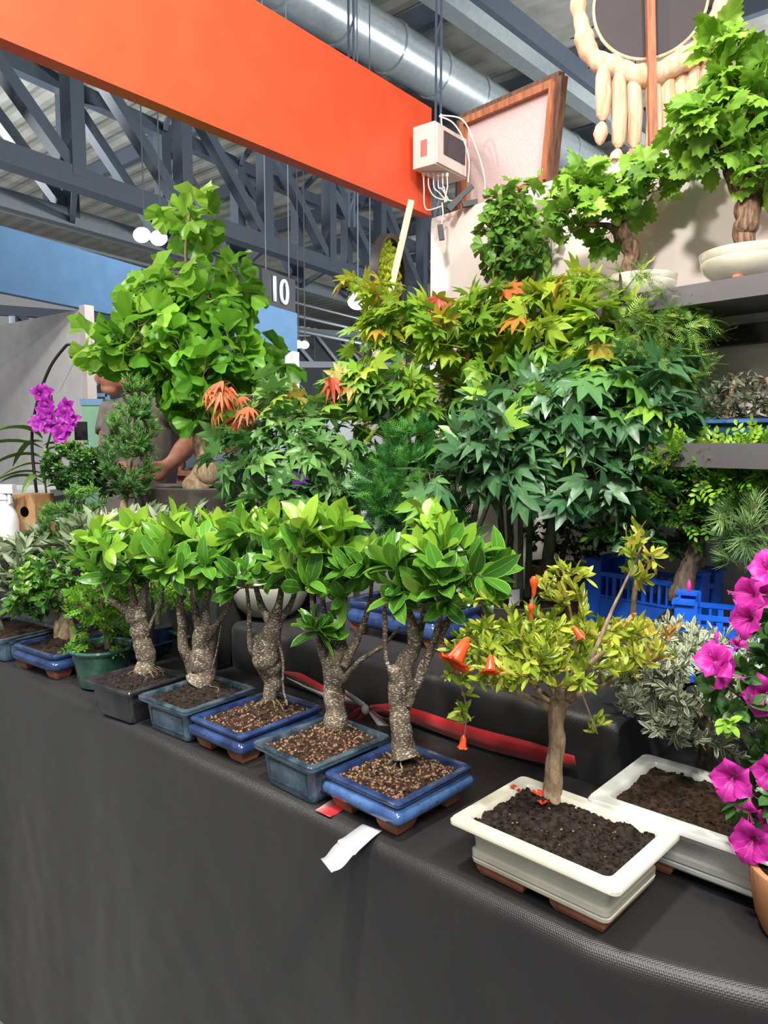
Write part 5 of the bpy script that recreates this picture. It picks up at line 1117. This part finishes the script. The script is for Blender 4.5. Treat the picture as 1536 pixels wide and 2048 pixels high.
for s in ([(1242, 468, dv, .014), (1215, 452, dv, .010), (1188, 450, dv, .007), (1160, 455, dv, .004)], [(1246, 460, dv, .014), (1256, 425, dv, .010), (1275, 400, dv, .008), (1300, 385, dv, .004)]): p.stem(s, 9, .25, .2)
p.grow((1175, 425, dv), (80, 52, .1), 24, tr=.001); p.grow((1290, 365, dv), (55, 40, .08), 14, tr=.001); p.grow((1160, 370, dv), (40, 28, .06), 7, tr=.001); p.grow((1235, 400, dv+.02), (50, 30, .05), 6, tr=.001)
p.foliage('grape', 'l_vine', 4.2, (.05, .078), spread=1.0, along=.7, up=.4, out=.7, droop=.25, pet=.25, jit=.45, tint=lambda q, hz, o: .05+.5*hz); p.done()
b = shelf_xy(1033, .13); rt_ = thing('ginkgo_bonsai', b, 'small ginkgo with a thin trunk at the left end of the upper shelf', 'bonsai')
dv = b[1]
round_pot(rt_, b, b[2]+.003, [(r*.75, z) for r, z in WPOT], 'cream', soil='soil', soilz=.055, soilr=.085)
small_tree('', '', '', rt_, 'tanbark', 'tanbark', [[(1032, 590, dv, .010), (1036, 560, dv, .008), (1040, 520, dv, .006), (1030, 440, dv, .004), (1032, 400, dv, .002)], [(1038, 540, dv, .004), (1000, 500, dv, .003), (980, 470, dv, .002)], [(1038, 520, dv, .004), (1070, 480, dv, .003), (1095, 470, dv, .002)]],
           [((1030, 500, dv), (62, 50, .09), 30), ((1020, 425, dv), (42, 42, .06), 22), ((1040, 385, dv), (42, 14, .04), 6), ((985, 470, dv), (22, 30, .04), 8), ((1085, 470, dv), (22, 22, .04), 6)],
           dict(kind='ginkgo', mat='l_ginkgod', per=4.5, size=(.028, .044), spread=1.1, along=.8, up=.5, out=.6, droop=.2, pet=.5, tint=lambda q, hz, o: .2+.5*hz), shell=.3)
# big ginkgo
DG = 2.95; b = ground_at(385, DG, 1.094); rt_ = thing('ginkgo_bonsai', b, 'tall bright green ginkgo with flared roots in a long brown oval pot', 'bonsai')
g0 = 1
hh = atY(375, 975, DG-.1)[2]-b[2]
round_pot(rt_, b, b[2], [(.21, 0), (.225, .006), (.24, .05), (.25, hh-.04), (.262, hh-.022), (.268, hh-.004), (.262, hh), (.248, hh), (.244, hh-.015)], 'stoneware', sx=1.0, sy=.60, rot=math.atan2(ES[1], ES[0])*.4, soil='soil', soilz=hh-.012, soilr=.245)
p = Plant(rt_, 'tanbark', 'tanbark')
p.stem([(398, 978, DG, .055), (412, 950, DG, .050), (408, 915, DG, .032), (396, 875, DG, .024), (398, 820, DG, .021), (392, 770, DG, .017), (400, 700, DG, .013), (384, 600, DG, .009), (372, 510, DG, .006), (380, 430, DG, .004)], 12, .3, .35)
for s in ([(425, 975, DG, .03), (418, 945, DG, .03), (408, 920, DG, .02)], [(372, 978, DG-.03, .012), (380, 955, DG-.02, .014), (402, 930, DG, .016)], [(440, 980, DG, .016), (425, 960, DG, .02), (412, 940, DG, .02)],
          [(396, 830, DG, .010), (420, 740, DG, .008), (430, 640, DG, .005), (470, 560, DG, .003)], [(394, 790, DG, .010), (350, 720, DG, .006), (280, 690, DG, .004), (220, 690, DG, .003)], [(396, 800, DG, .008), (450, 760, DG, .005), (520, 730, DG, .003)], [(390, 740, DG, .006), (340, 650, DG, .004), (300, 590, DG, .002)]): p.stem(s, 8, .25, .3)
p.grow((385, 690, DG), (140, 125, .24), 66, tr=.0014, shell=.4); p.grow((405, 580, DG), (105, 48, .16), 22, tr=.0014); p.grow((378, 448, DG), (46, 30, .07), 8, tr=.0014)
p.grow((240, 700, DG-.05), (75, 32, .12), 13, tr=.0014); p.grow((500, 740, DG), (60, 50, .12), 12, tr=.0014); p.grow((400, 800, DG-.05), (70, 60, .12), 14, tr=.0014); p.grow((310, 620, DG), (60, 50, .1), 14, tr=.0014)
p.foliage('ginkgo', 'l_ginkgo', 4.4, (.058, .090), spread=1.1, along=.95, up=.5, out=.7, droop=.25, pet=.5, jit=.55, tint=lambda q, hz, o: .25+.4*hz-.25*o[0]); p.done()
# left group of conifers
b = ground_at(252, 2.72, 1.094); rt_ = thing('juniper_bonsai', b, 'tall conical dark juniper with a bare pale trunk before the brown oval pot', 'bonsai')
b2 = b
round_pot(rt_, b, b[2], [(.04, 0), (.05, .004), (.06, .03), (.062, .04), (.055, .04), (.05, .03)], 'bluedark', soil='soil', soilz=.034, soilr=.052)
small_tree('', '', '', rt_, 'tanbark', 'darkbark', [[(247, 1082, 2.72, .014), (246, 1040, 2.72, .013), (250, 995, 2.72, .013), (258, 940, 2.72, .010), (265, 860, 2.72, .007), (272, 790, 2.72, .004)]],
           [((258, 930, 2.72), (54, 62, .10), 120), ((265, 860, 2.72), (42, 50, .08), 60), ((276, 800, 2.72), (24, 45, .05), 34)],
           dict(kind='jun', mat='l_jun', per=5, size=(.035, .055), spread=.7, along=.9, up=.3, lift=.6, tint=lambda q, hz, o: .1+.4*hz+.3*rng.random()), shell=.5, up=0)
b = ground_at(160, 2.86, 1.094); rt_ = thing('boxwood_bonsai', b, 'round clipped dark boxwood left of the conical juniper', 'bonsai')
round_pot(rt_, b, b[2], [(.06, 0), (.07, .004), (.09, .06), (.095, .075), (.085, .075), (.08, .06)], 'stoneware', soil='soil', soilz=.066, soilr=.084)
small_tree('', '', '', rt_, 'darkbark', 'darkbark', [[(160, 1050, 2.86, .018), (162, 1000, 2.86, .014), (160, 960, 2.86, .010)]], [((152, 935, 2.86), (66, 50, .12), 230), ((205, 950, 2.88), (40, 42, .09), 70)],
           dict(kind='box', mat='l_box', per=12, size=(.015, .024), spread=1.2, along=.9, up=.5, tint=lambda q, hz, o: .15+.55*hz), shell=.6)
b = ground_at(150, 2.66, 1.094); rt_ = thing('juniper_bonsai', b, 'low bushy bright green juniper in front of the boxwood', 'bonsai')
round_pot(rt_, b, b[2], [(.04, 0), (.05, .004), (.06, .02), (.062, .03), (.055, .03), (.05, .02)], 'bluedark', soil='soil', soilz=.024, soilr=.052)
small_tree('', '', '', rt_, 'darkbark', 'darkbark', [[(150, 1095, 2.66, .012), (150, 1060, 2.66, .010), (155, 1020, 2.66, .006)]], [((128, 1050, 2.64), (52, 42, .08), 80), ((170, 1005, 2.64), (40, 30, .06), 36), ((150, 1080, 2.62), (50, 25, .06), 30)],
           dict(kind='jun', mat='l_jun', per=5, size=(.03, .045), spread=.7, along=.9, up=.3, lift=.4, tint=lambda q, hz, o: .3+.5*hz), shell=.5, up=0)
# orchid
b = ground_at(98, 3.02, 1.094); rt_ = thing('orchid', b, 'purple orchid with long strap leaves hanging on the black hook', 'orchid')
do_ = b[1]; cr = atY(88, 935, do_)
MB().lathe(b, [(.035, 0), (.045, .01), (.05, .06), (.045, .06)], 20).build('pot', M['black'], rt_)
P = []; D = []; N = []
for i in range(16):
    a = i*2.4; dr = nz([math.cos(a)*1.3, math.sin(a)*.7, .38+.25*math.sin(i*1.7)]); P.append(cr+[0, 0, -.08+.013*i]); D.append(dr); N.append([0, 0, 1])
leaf_mesh('leaves', 'strap', P, D, N, rng.uniform(.16, .27, 16), rng.uniform(.3, .9, 16), M['l_orch'], rt_)
MB().tube(catmull([b+[0, 0, .03], cr+[0, 0, 0], atY(105, 850, do_), atY(103, 790, do_-.02)], 5), .004, 6).build('flower_stem', M['l_orch'], rt_)
r_ = random.Random(3)
for i in range(15):
    a = r_.uniform(0, 6.28); f = math.sqrt(r_.uniform(0, 1)); P_ = atY(100+47*f*math.cos(a), 832+50*f*math.sin(a)*(1 if i > 2 else .5), do_-.06-.03*r_.random())
    fl = flower_mesh('flower', rt_, P_, (r_.uniform(-.6, .5), -1, r_.uniform(-.3, .3)), .040, 'f_orch', 5, 1.15, tintv=.5)
    MB().blob(P_+[0, -.012, -.002], (.005, .006, .007), 8, 5).build('flower_lip', M['f_orch'], fl)
hk = thing('hook_stand', ground_at(78, 2.98, 1.094), 'curved black metal hook stand beside the purple orchid', 'stand')
MB().tube(catmull([ground_at(80, 2.98, 1.096), atY(70, 960, 2.98), atY(64, 870, 2.98), atY(76, 800, 2.98), atY(100, 735, 2.98), atY(128, 696, 2.98), atY(140, 689, 2.98), atY(156, 705, 2.98), atY(155, 717, 2.98), atY(150, 721, 2.98), atY(141, 711, 2.98)], 8), .0062, 8).build('rod', M['black'], hk)
MB().lathe(ground_at(80, 2.98, 1.092), [(.05, 0), (.05, .004), (.01, .006)], 20).build('base', M['black'], hk)
MB().tube([atY(150, 721, 2.98), atY(118, 785, 2.98)], .0008, 4).build('wire', M['steelgalv'], hk)
tag(MB().box(atY(162, 862, 3.05), (.05, .004, .075), (1, .2, 0)).build('price_card', M['black'], smooth=False), 'small black card sticking up right of the orchid flowers', 'card')
# cardboard box, spray bottle
b = ground_at(72, 2.86, 1.094); rt_ = thing('cardboard_box', b, 'brown cardboard carrier box with a round hand hole beside the white spray bottle', 'box')
hb = .20; ax = nz([.95, -.31, 0]); ay = np.cross([0, 0, 1], ax); L_, W_ = .10, .10
c0 = b-ax*.02+[0, 0, 0]
q = [c0-ax*L_/2-ay*W_/2, c0+ax*L_/2-ay*W_/2, c0+ax*L_/2+ay*W_/2, c0-ax*L_/2+ay*W_/2]
q = [c0-ax*L_*.5-ay*W_/2, c0+ax*L_*.5-ay*W_/2, c0+ax*L_*.5+ay*W_/2, c0-ax*L_*.5+ay*W_/2]
V = q+[v+np.array([0, 0, hb]) for v in q]
mb = MB(); mb.add(V, [(1, 2, 6, 5), (2, 3, 7, 6), (4, 5, 6, 7), (0, 3, 2, 1), (3, 0, 4, 7)])
# front face with a round hole
n = 24; hc = (V[0]+V[1]+V[4]+V[5])/4+np.array([0, 0, .035]); R_ = .02; ring = []; outr = []
for i in range(n):
    a = 6.2832*i/n; ring.append(hc+ax*R_*math.cos(a)+np.array([0, 0, R_*math.sin(a)]))
    m_ = max(abs(math.cos(a)), abs(math.sin(a))); outr.append(hc+ax*(L_/2)*math.cos(a)/m_+np.array([0, 0, (hb/2)*math.sin(a)/m_-(.035)]))
mb.add(ring+outr, [(i, n+i, n+(i+1) % n, (i+1) % n) for i in range(n)])
mb.build('box_body', M['card'], rt_, smooth=False)
mb = MB(); mb.box(b+[-.02, 0, .004]+ax*.085, (.10, .11, .002), ax); mb.build('flap', M['card'], rt_, smooth=False)
b = ground_at(2, 2.78, 1.094); rt_ = thing('spray_bottle', b, 'white plastic spray bottle at the left edge in front of the cardboard box', 'bottle')
MB().lathe(b, [(.045, 0), (.05, .006), (.05, .10), (.045, .13), (.028, .16), (.016, .175), (.016, .185)], 28).build('bottle_body', M['plasticw'], rt_)
MB().lathe(b+[0, 0, .185], [(.02, 0), (.02, .02), (.012, .024)], 20).box(b+[.01, -.005, .225], (.075, .028, .032), (1, -.1, 0)).box(b+[.03, -.01, .195], (.012, .014, .05), (1, -.1, .4)).build('spray_head', M['plasticw'], rt_, ang=30)
b = ground_at(22, 2.74, TZ)
# ================================================================== WALL-TOP THINGS
# electrical box
eb = atY(872, 312, A0[1]-.20)
q0 = A0+dO*.10+nO*.001
rt_ = thing('electrical_box', [q0[0], q0[1], 2.55], 'white distribution box with a dark window and cables on the orange panel', 'electrical box')
face = np.array([dO[0], dO[1], 0]); cxy = atP(872, 308, A0+nO*.045, nO)
fn = nO; fx = nz(np.cross([0, 0, 1], fn)); 
if fx[0] < 0: fx = -fx
# box front turned towards the wall corner
fx2 = -dO if dO[1] < 0 else dO; fx2 = nz(fx2); fy2 = -nO; cb = atP(880, 308, A0+nO*.09, nO)
MB().box(cb, (.22, .10, .155), fx2).build('housing', M['plastic'], rt_, smooth=False)
MB().box(cb-fy2*.052, (.205, .012, .142), fx2).build('lid', M['plastic'], rt_, smooth=False)
MB().box(cb-fy2*.0585+[0, 0, .012]+fx2*.012, (.150, .006, .085), fx2).build('window', M['smoke'], rt_, smooth=False)
MB().box(cb-fx2*.1105+[0, 0, -.01], (.001, .03, .06), fx2).build('label', flat('dull_red_label', (.45, .16, .14), .6), rt_, smooth=False)
MB().box(cb-nO*.055, (.16, .03, .05), fx2).build('bracket', M['plastic'], rt_, smooth=False)
pd = cb[1]-.03
for i, (x0, mx, my, x1, y1) in enumerate(((847, 852, 418, 886, 412), (857, 872, 395, 905, 402), (867, 878, 385, 893, 402), (876, 884, 378, 897, 400), (885, 888, 375, 893, 404), (894, 894, 378, 889, 405))):
    MB().lathe(atY(x0, 347, pd)-[0, 0, .012], [(.0055, 0), (.0065, .008), (.0065, .014)], 10).build('cable_gland', M['plasticw'], rt_)
    tag(MB().tube(catmull([atY(x0, 349, pd), atY(x0+1, 375, pd), atY(mx, my, pd), atY(x1, y1, pd)], 8), .0028, 6).build('cable', M['plastic']), 'thin white cable below the electrical box, '+('leftmost', 'second from left', 'third from left', 'fourth from left', 'fifth from left', 'rightmost')[i]+' of six', 'cable', 'white cables under the electrical box')
for pts, lab in (([(882, 228), (884, 262), (884, 275)], 'white cable dropping from the panel top into the electrical box'), ([(878, 232), (905, 245), (925, 275), (938, 320), (936, 365)], 'white cable arching right of the electrical box, inner loop'),
             ([(880, 230), (925, 240), (950, 290), (968, 350), (970, 402)], 'grey cable arching right of the electrical box, outermost loop'), ([(884, 405), (886, 430), (882, 455)], 'cable hanging with a black plug over the wall corner')):
    tag(MB().tube(catmull([atY(x, y, pd-.02) for x, y in pts], 8), .003, 6).build('cable', M['plastic']), lab, 'cable')
tag(MB().bar(atY(880, 450, pd-.03), atY(884, 480, pd-.03), .018, .02).build('power_plug', M['black'], smooth=False), 'black plug hanging at the left corner of the pink-white wall', 'plug')
tag(MB().bar(atY(897, 415, pd), atY(945, 372, pd), .016, .018).bar(atY(897, 420, pd), atY(920, 396, pd), .028, .022).build('cable_connector', M['black'], smooth=False), 'black cable connector slanting on the wall top', 'connector')
tag(MB().bar(atY(925, 410, pd), atY(955, 404, pd), .02).build('cable_connector', M['black'], smooth=False), 'flat black connector lying on the wall top', 'connector')
# picture frame seen from behind
fr_ = [atY(x, y, d) for x, y, d in ((915, 425, 3.30), (1107, 372, 2.80), (1130, 145, 2.76), (920, 237, 3.26))]
for i in (0, 1): fr_[i][2] = WTOP+.002
rt_ = thing('picture_frame', (fr_[0]+fr_[1])/2, 'large wooden picture frame seen from its linen back, standing on the wall top', 'picture frame')
fnm = nz(np.cross(fr_[1]-fr_[0], fr_[3]-fr_[0])); fnm = fnm if fnm[1] < 0 else -fnm
cc_ = sum(fr_)/4
for i in range(4):
    a, b_ = fr_[i], fr_[(i+1) % 4]; ia, ib = a+(cc_-a)*.05, b_+(cc_-b_)*.05
    MB().bar(ia, ib, .035, .028, up=fnm).build('frame_rail', M['wooddark'], rt_, smooth=False)
    ia, ib = a+(cc_-a)*.13, b_+(cc_-b_)*.13; MB().bar(ia+fnm*.008, ib+fnm*.008, .026, .03, up=fnm).build('stretcher_bar', M['wood'], rt_, smooth=False)
inn = [v+(cc_-v)*.13 for v in fr_]
MB().add([v-fnm*.004 for v in inn]+[v-fnm*.008 for v in inn], [(0, 1, 2, 3), (7, 6, 5, 4), (0, 4, 5, 1), (1, 5, 6, 2), (2, 6, 7, 3), (3, 7, 4, 0)]).build('canvas', M['canvas'], rt_, smooth=False)
# dreamcatcher on a post
DD = 2.55; k = DD/FPX
rt_ = thing('dreamcatcher', ground_at(1288, DD, WTOP+.002), 'big woolly dreamcatcher on a brown post with dark round board and cream tassels', 'dreamcatcher')
cC = atY(1300, 4, DD); AX = nz([1, -.25, 0]); AN = np.cross(AX, [0, 0, 1.])
Pc = lambda a, r: cC+AX*math.cos(a)*r+np.array([0, 0, math.sin(a)*r])
mb = MB(); n = 56; R0 = 100*k
V = [Pc(6.2832*i/n, R0)+AN*o for o in (-.006, .006) for i in range(n)]
mb.add(V, [tuple(range(n)), tuple(range(2*n-1, n-1, -1))]+[(i, (i+1) % n, n+(i+1) % n, n+i) for i in range(n)]); mb.build('round_board', M['disc'], rt_, smooth=False)
mb = MB(); mb.tube([Pc(a, R0*1.02) for a in np.linspace(0, 6.2832, 50)], .006, 8, caps=False); mb.build('inner_hoop', M['wool'], rt_)
mb = MB(); A = np.linspace(0, 6.2832, 140); mb.tube([Pc(a, 130*k+.006*math.sin(a*7)) for a in A], [.024+.003*math.sin(a*11)+.002*math.sin(a*29)+.012*max(0, -math.sin(a)) for a in A], 12, caps=False); mb.build('wool_ring', M['wool'], rt_)
for a in (-2.9, -2.45, -2.05, -1.8, -.9, -.55, -.2, .4, 1.5, 2.4): MB().tube([Pc(a, R0*.98)-AN*.01, Pc(a+.04, 128*k)-AN*.03, Pc(a+.08, 152*k)], .0022, 5).build('lashing', M['black'], rt_)
r_ = random.Random(5)
for i, (x, yt, yb, kn) in enumerate(((1206, 132, 290, 244), (1237, 148, 328, 298), (1268, 152, 326, 298), (1306, 150, 372, 0), (1334, 140, 380, 0), (1360, 130, 380, 0), (1385, 115, 380, 0), (1408, 95, 370, 0), (1432, 60, 350, 0), (1448, 20, 340, 0))):
    q = lambda y, dx=0: atY(x+dx, y, DD+.005*(i % 3))
    z_cut = WTOP+.03
    if kn:
        MB().tube([q(yt), q(yt+20), q((yt+kn)/2, r_.uniform(-3, 3)), q(kn-14), q(kn)], [.014, .024, .026, .022, .006], 10).build('wool_tassel', M['wool'], rt_)
        MB().tube([q(kn), q(kn+10, -3), q(kn+24, -5), q(yb-6, -6), q(yb, -7)], [.008, .020, .024, .014, .004], 10).build('wool_tassel', M['wool'], rt_)
        MB().tube([q(kn-1), q(kn+3)], .0095, 10).build('tassel_tie', M['black'], rt_)
    else:
        yb = min(yb, 318 if x < 1320 else 300); MB().tube([q(yt-10), q(yt+25), q((yt+yb)/2, r_.uniform(-4, 4)), q(yb-30), q(yb)], [.016, .025, .026, .026, .018], 10).build('wool_tassel', M['wool'], rt_)
MB().bar(ground_at(1287, DD-.035, WTOP+.002), atY(1295, -230, DD-.035), .026, .02, up=(0, 1, 0)).build('post', M['wood'], rt_, smooth=False)
MB().box(ground_at(1280, DD-.02, WTOP+.012), (.13, .07, .02), (1, -.3, 0)).build('foot_block', M['wood'], rt_, smooth=False)
# easel with moss picture
rt_ = thing('wooden_easel', ground_at(760, 2.9, T1Z+.003), 'raw pine easel legs leaning left beside the white wall corner', 'easel')
a, b_ = atY(822, 406, 2.96), atY(712, 880, 2.80); MB().bar(a, b_, .024, .05, up=(0, 1, 0)).build('front_leg', M['pinewood'], rt_, smooth=False)
a, b_ = atY(801, 562, 3.02), atY(806, 900, 2.98); MB().bar(a, b_, .028, .03, up=(0, 1, 0)).build('back_leg', M['tanwood'], rt_, smooth=False)
MB().bar(atY(748, 700, 2.86), atY(806, 690, 3.0), .02).build('crossbar', M['pinewood'], rt_, smooth=False)
for q in ((712, 880, 2.80), (806, 900, 2.98)):
    t_ = atY(*q); MB().bar(t_, [t_[0], t_[1], T1Z+.004], .024, .03, up=(0, 1, 0)).build('leg_foot', M['pinewood'], rt_, smooth=False)
a, b_ = atY(789, 476, 2.9), atY(770, 640, 2.84); u = nz(a-b_); cD = (a+b_)/2; R1 = np.linalg.norm(a-b_)/2; nD = nz(np.cross(u, nz([.35, .93, 0]))); nD = nD if nD[0] < 0 else -nD; vD = np.cross(nD, u)
rt_ = thing('moss_picture', cD-[0, 0, R1], 'round black frame of yellow-green moss seen edge-on against the pine easel', 'picture')
mb = MB(); n = 40; V = []
prof_ = ((R1, -.016), (R1, .016), (R1*.9, .016), (R1*.9, -.010))
for r, o in prof_: V += [cD+(u*math.cos(6.2832*i/n)+vD*math.sin(6.2832*i/n))*r+nD*o for i in range(n)]
F = [(k_*n+i, k_*n+(i+1) % n, ((k_+1) % 4)*n+(i+1) % n, ((k_+1) % 4)*n+i) for k_ in range(4) for i in range(n)]
mb.add(V, F); mb.build('round_frame', M['black'], rt_, ang=30)
mb = MB()
for i in range(90):
    a_ = i*2.39996; r = R1*.88*math.sqrt((i+.5)/90); mb.blob(cD+(u*math.cos(a_)+vD*math.sin(a_))*r+nD*(.014), rng.uniform(.010, .022, 3), 7, 5)
mb.build('moss', M['moss'], rt_)

# ================================================================== PERSON
PD = 3.95
def pp(x, y, dy=0): return atY(x, y, PD+dy)
kp = PD/FPX
root = thing('person', [pp(270, 900)[0], PD, GZ], 'person with short dark hair in a taupe t-shirt looking down behind the tall ginkgo', 'person')
mb = MB()
hc = pp(238, 722)                                  # head centre, profile facing left
mb.blob(hc+[.02, 0, .03], (.125, .095, .125), 20, 14)
mb.blob(hc+[-.035, 0, -.05], (.085, .07, .105), 18, 12)    # face and jaw
mb.tube([pp(206, 750), pp(193, 761), pp(200, 768)], [.014, .015, .012], 10)   # nose
mb.tube([pp(205, 735), pp(191, 758)], [.016, .013], 8)
mb.blob(pp(208, 776), (.018, .028, .009)); mb.blob(pp(209, 782), (.017, .026, .009)); mb.blob(pp(222, 780), (.040, .045, .030))
mb.blob(pp(205, 738, -.035), (.026, .024, .014)); mb.blob(pp(252, 742, -.095), (.018, .014, .034))
mb.tube([hc+[.06, 0, -.05], hc+[.10, 0, -.16], hc+[.12, 0, -.24]], [.072, .072, .085], 16)
ch = pp(290, 880)
mb.tube([hc+[.12, .0, -.2], pp(285, 840), pp(280, 900), pp(275, 980), pp(275, 1060), pp(275, 1120)], [.08, .17, .185, .175, .17, .18], 20)
sR = pp(362, 808, -.12); elb = pp(384, 880, -.22); wr = pp(345, 925, -.36); hand = pp(325, 938, -.40)
mb.tube([pp(300, 820, -.05), sR, (sR+elb)/2, elb], [.08, .075, .062, .050], 14); mb.tube([elb, (elb+wr)/2, wr, hand], [.052, .050, .036, .034], 14)
mb.blob(hand+[-.015, -.01, -.01], (.045, .03, .05))
for i in range(4):
    o = hand+np.array([-.04, -.012+.0*i, .02-.019*i]); mb.tube([o+[.02, 0, 0], o+[-.022, -.012, -.005], o+[-.036, -.004, -.022], o+[-.03, .012, -.034]], [.013, .012, .0105, .009], 8)
mb.tube([hand+[0, -.02, .02], hand+[-.03, -.04, .03], hand+[-.055, -.035, .015]], [.014, .012, .010], 8)
sL = pp(225, 830, .12); eL = pp(215, 900, .02); wL = pp(262, 948, -.25); mb.tube([pp(270, 825, .05), sL, eL], [.08, .07, .05], 12); mb.tube([eL, (eL+wL)/2, wL], [.05, .045, .034], 12); mb.blob(wL+[.03, -.01, 0], (.05, .03, .035))
for i in range(4): o = wL+np.array([.06, -.01, .02-.017*i]); mb.tube([o, o+[.03, -.01, -.01], o+[.045, 0, -.028]], [.012, .011, .009], 8)
mb.tube([wL+[.02, -.02, .02], wL+[.05, -.04, .03]], [.013, .010], 8)
for sx in (-.10, .10):
    h0 = pp(275, 1120)+[sx, 0, 0]; mb.tube([h0, [h0[0], PD-.02, .18], [h0[0], PD+.02, GZ+.12]], [.12, .085, .06], 14); mb.tube([[h0[0], PD+.05, GZ+.06], [h0[0]-.02, PD-.10, GZ+.05], [h0[0]-.03, PD-.17, GZ+.035]], [.055, .045, .035], 10)
body = mb.build('body', M['skin'], root)
md = body.modifiers.new('fuse', 'REMESH'); md.mode = 'VOXEL'; md.voxel_size = .008; md.use_smooth_shade = True
md = body.modifiers.new('soft', 'SMOOTH'); md.iterations = 4; md.factor = .5
mb = MB()
mb.tube([hc+[.11, .0, -.185], pp(285, 836), pp(280, 900), pp(275, 980), pp(275, 1080)], [.105, .195, .205, .195, .20], 22)
mb.tube([pp(300, 822, -.05), sR+[0, 0, .0], sR*.45+elb*.55], [.105, .098, .088], 16); mb.tube([pp(270, 827, .05), sL, sL*.45+eL*.55], [.10, .09, .08], 14)
sh_ = mb.build('t_shirt', M['shirt'], root)
md = sh_.modifiers.new('fuse', 'REMESH'); md.mode = 'VOXEL'; md.voxel_size = .012; md.use_smooth_shade = True
md = sh_.modifiers.new('soft', 'SMOOTH'); md.iterations = 3; md.factor = .5
mb = MB()
mb.blob(hc+[.035, 0, .055], (.125, .105, .118), 20, 14); mb.blob(hc+[.085, 0, -.005], (.075, .09, .095))
hr = mb.build('hair', M['hair'], root); md = hr.modifiers.new('fuse', 'REMESH'); md.mode = 'VOXEL'; md.voxel_size = .010; md.use_smooth_shade = True
mb = MB(); mb.tube([pp(275, 1070), pp(275, 1130)], [.20, .20], 18)
for sx in (-.10, .10):
    h0 = pp(275, 1120)+[sx, 0, 0]; mb.tube([h0, [h0[0], PD-.02, .18], [h0[0], PD+.02, GZ+.07]], [.14, .11, .09], 14)
mb.build('trousers', M['trouser'], root)

# ================================================================== BACKGROUND BOOTH THINGS
rk = thing('wooden_display_rack', [atY(420, 900, 5.2)[0], 5.2, GZ], 'orange-brown wooden rack with glass jars behind the ginkgo trunk', 'rack')
for px in (362, 412, 468): q = atY(px, 900, 5.2); MB().bar([q[0], 5.2, GZ], [q[0], 5.2, atY(px, 880, 5.2)[2]], .05).build('upright', M['wood'], rk, smooth=False)
for py in (900, 945, 985): a = atY(355, py, 5.2); b_ = atY(475, py, 5.2); MB().bar(a, b_, .20, .035).build('shelf', M['wood'], rk, smooth=False)
q = atY(386, 938, 4.9); q2 = ground_at(386, 5.2, atY(386, 945, 5.2)[2]+.018)
glass, nt, b_ = newmat('clear_glass'); b_.inputs['Transmission Weight'].default_value = 1; b_.inputs['Roughness'].default_value = .03; b_.inputs['IOR'].default_value = 1.3
tag(MB().lathe(q2, [(.07, 0), (.085, .01), (.09, .14), (.07, .19), (.02, .215), (.012, .23), (.010, .225), (.066, .185), (.085, .14), (.08, .014), (.001, .012)], 28).build('glass_dome', glass), 'clear glass dome standing on the wooden rack left of the ginkgo trunk', 'glass dome')
gb = thing('storage_bin', [atY(196, 850, 4.88)[0], 4.88, GZ], 'pale green storage bin with blue lid left of the person', 'bin')
q = atY(196, 812, 4.88); zt = q[2]; MB().box([q[0], 4.88, (zt+GZ)/2], (.13, .20, zt-GZ)).build('bin_body', flat('pale_green_plastic', (.22, .42, .28), .5), gb, smooth=False)
MB().box([q[0], 4.88, zt+.02], (.145, .22, .04)).build('lid', flat('light_blue_plastic', (.16, .32, .5), .5), gb, smooth=False)
lt = thing('lattice_rack', [atY(190, 760, 6.4)[0], 6.4, GZ], 'light blue metal lattice rack seen left of the person', 'rack')
lb = flat('light_blue_metal', (.2, .36, .55), .5); q0, q1 = atY(172, 790, 6.4), atY(215, 790, 6.4); zt = atY(190, 748, 6.4)[2]
for q in (q0, q1): MB().bar([q[0], 6.4, GZ], [q[0], 6.4, zt], .03).build('upright', lb, lt, smooth=False)
for z in (q0[2], zt): MB().bar([q0[0], 6.4, z], [q1[0], 6.4, z], .03).build('rail', lb, lt, smooth=False)
MB().bar([q0[0], 6.4, q0[2]], [q1[0], 6.4, zt], .02).build('brace', lb, lt, smooth=False)
# distant stalls seen through the gap
for i, (px, d, w_, h_, col, lab) in enumerate(((640, 16, 2.4, 2.5, (.42, .43, .44), 'distant pale booth wall right of the blue panel'), (470, 19, 3.2, 2.3, (.12, .16, .2), 'distant dark blue-grey booth wall below the blue panel'),
                                         (760, 22, 3.0, 2.6, (.3, .3, .31), 'distant grey booth wall seen through the maples'), (250, 15, 2.0, 2.2, (.2, .25, .3), 'distant slate-blue booth wall behind the person'))):
    q = atY(px, 880, d); tag(MB().box([q[0], d, GZ+h_/2], (w_, .1, h_), (.8, .6, 0)).build('booth_wall', flat('booth_paint', col, .6), smooth=False), lab, 'booth wall')
q = atY(562, 905, 4.6); tag(MB().box([q[0], 4.6, (q[2]+GZ)/2], (.5, .4, q[2]-GZ)).build('draped_plinth', flat('purple_cloth', (.18, .05, .35), .8), smooth=False), 'purple cloth-covered plinth glimpsed through the left maple', 'plinth')

# small paper things
tag(MB().box(ground_at(40, 2.58, TZ+.03), (.16, .12, .06), ES).build('paper_stack', M['plasticw'], smooth=False), 'stack of white paper behind the leftmost olive bonsai', 'paper')
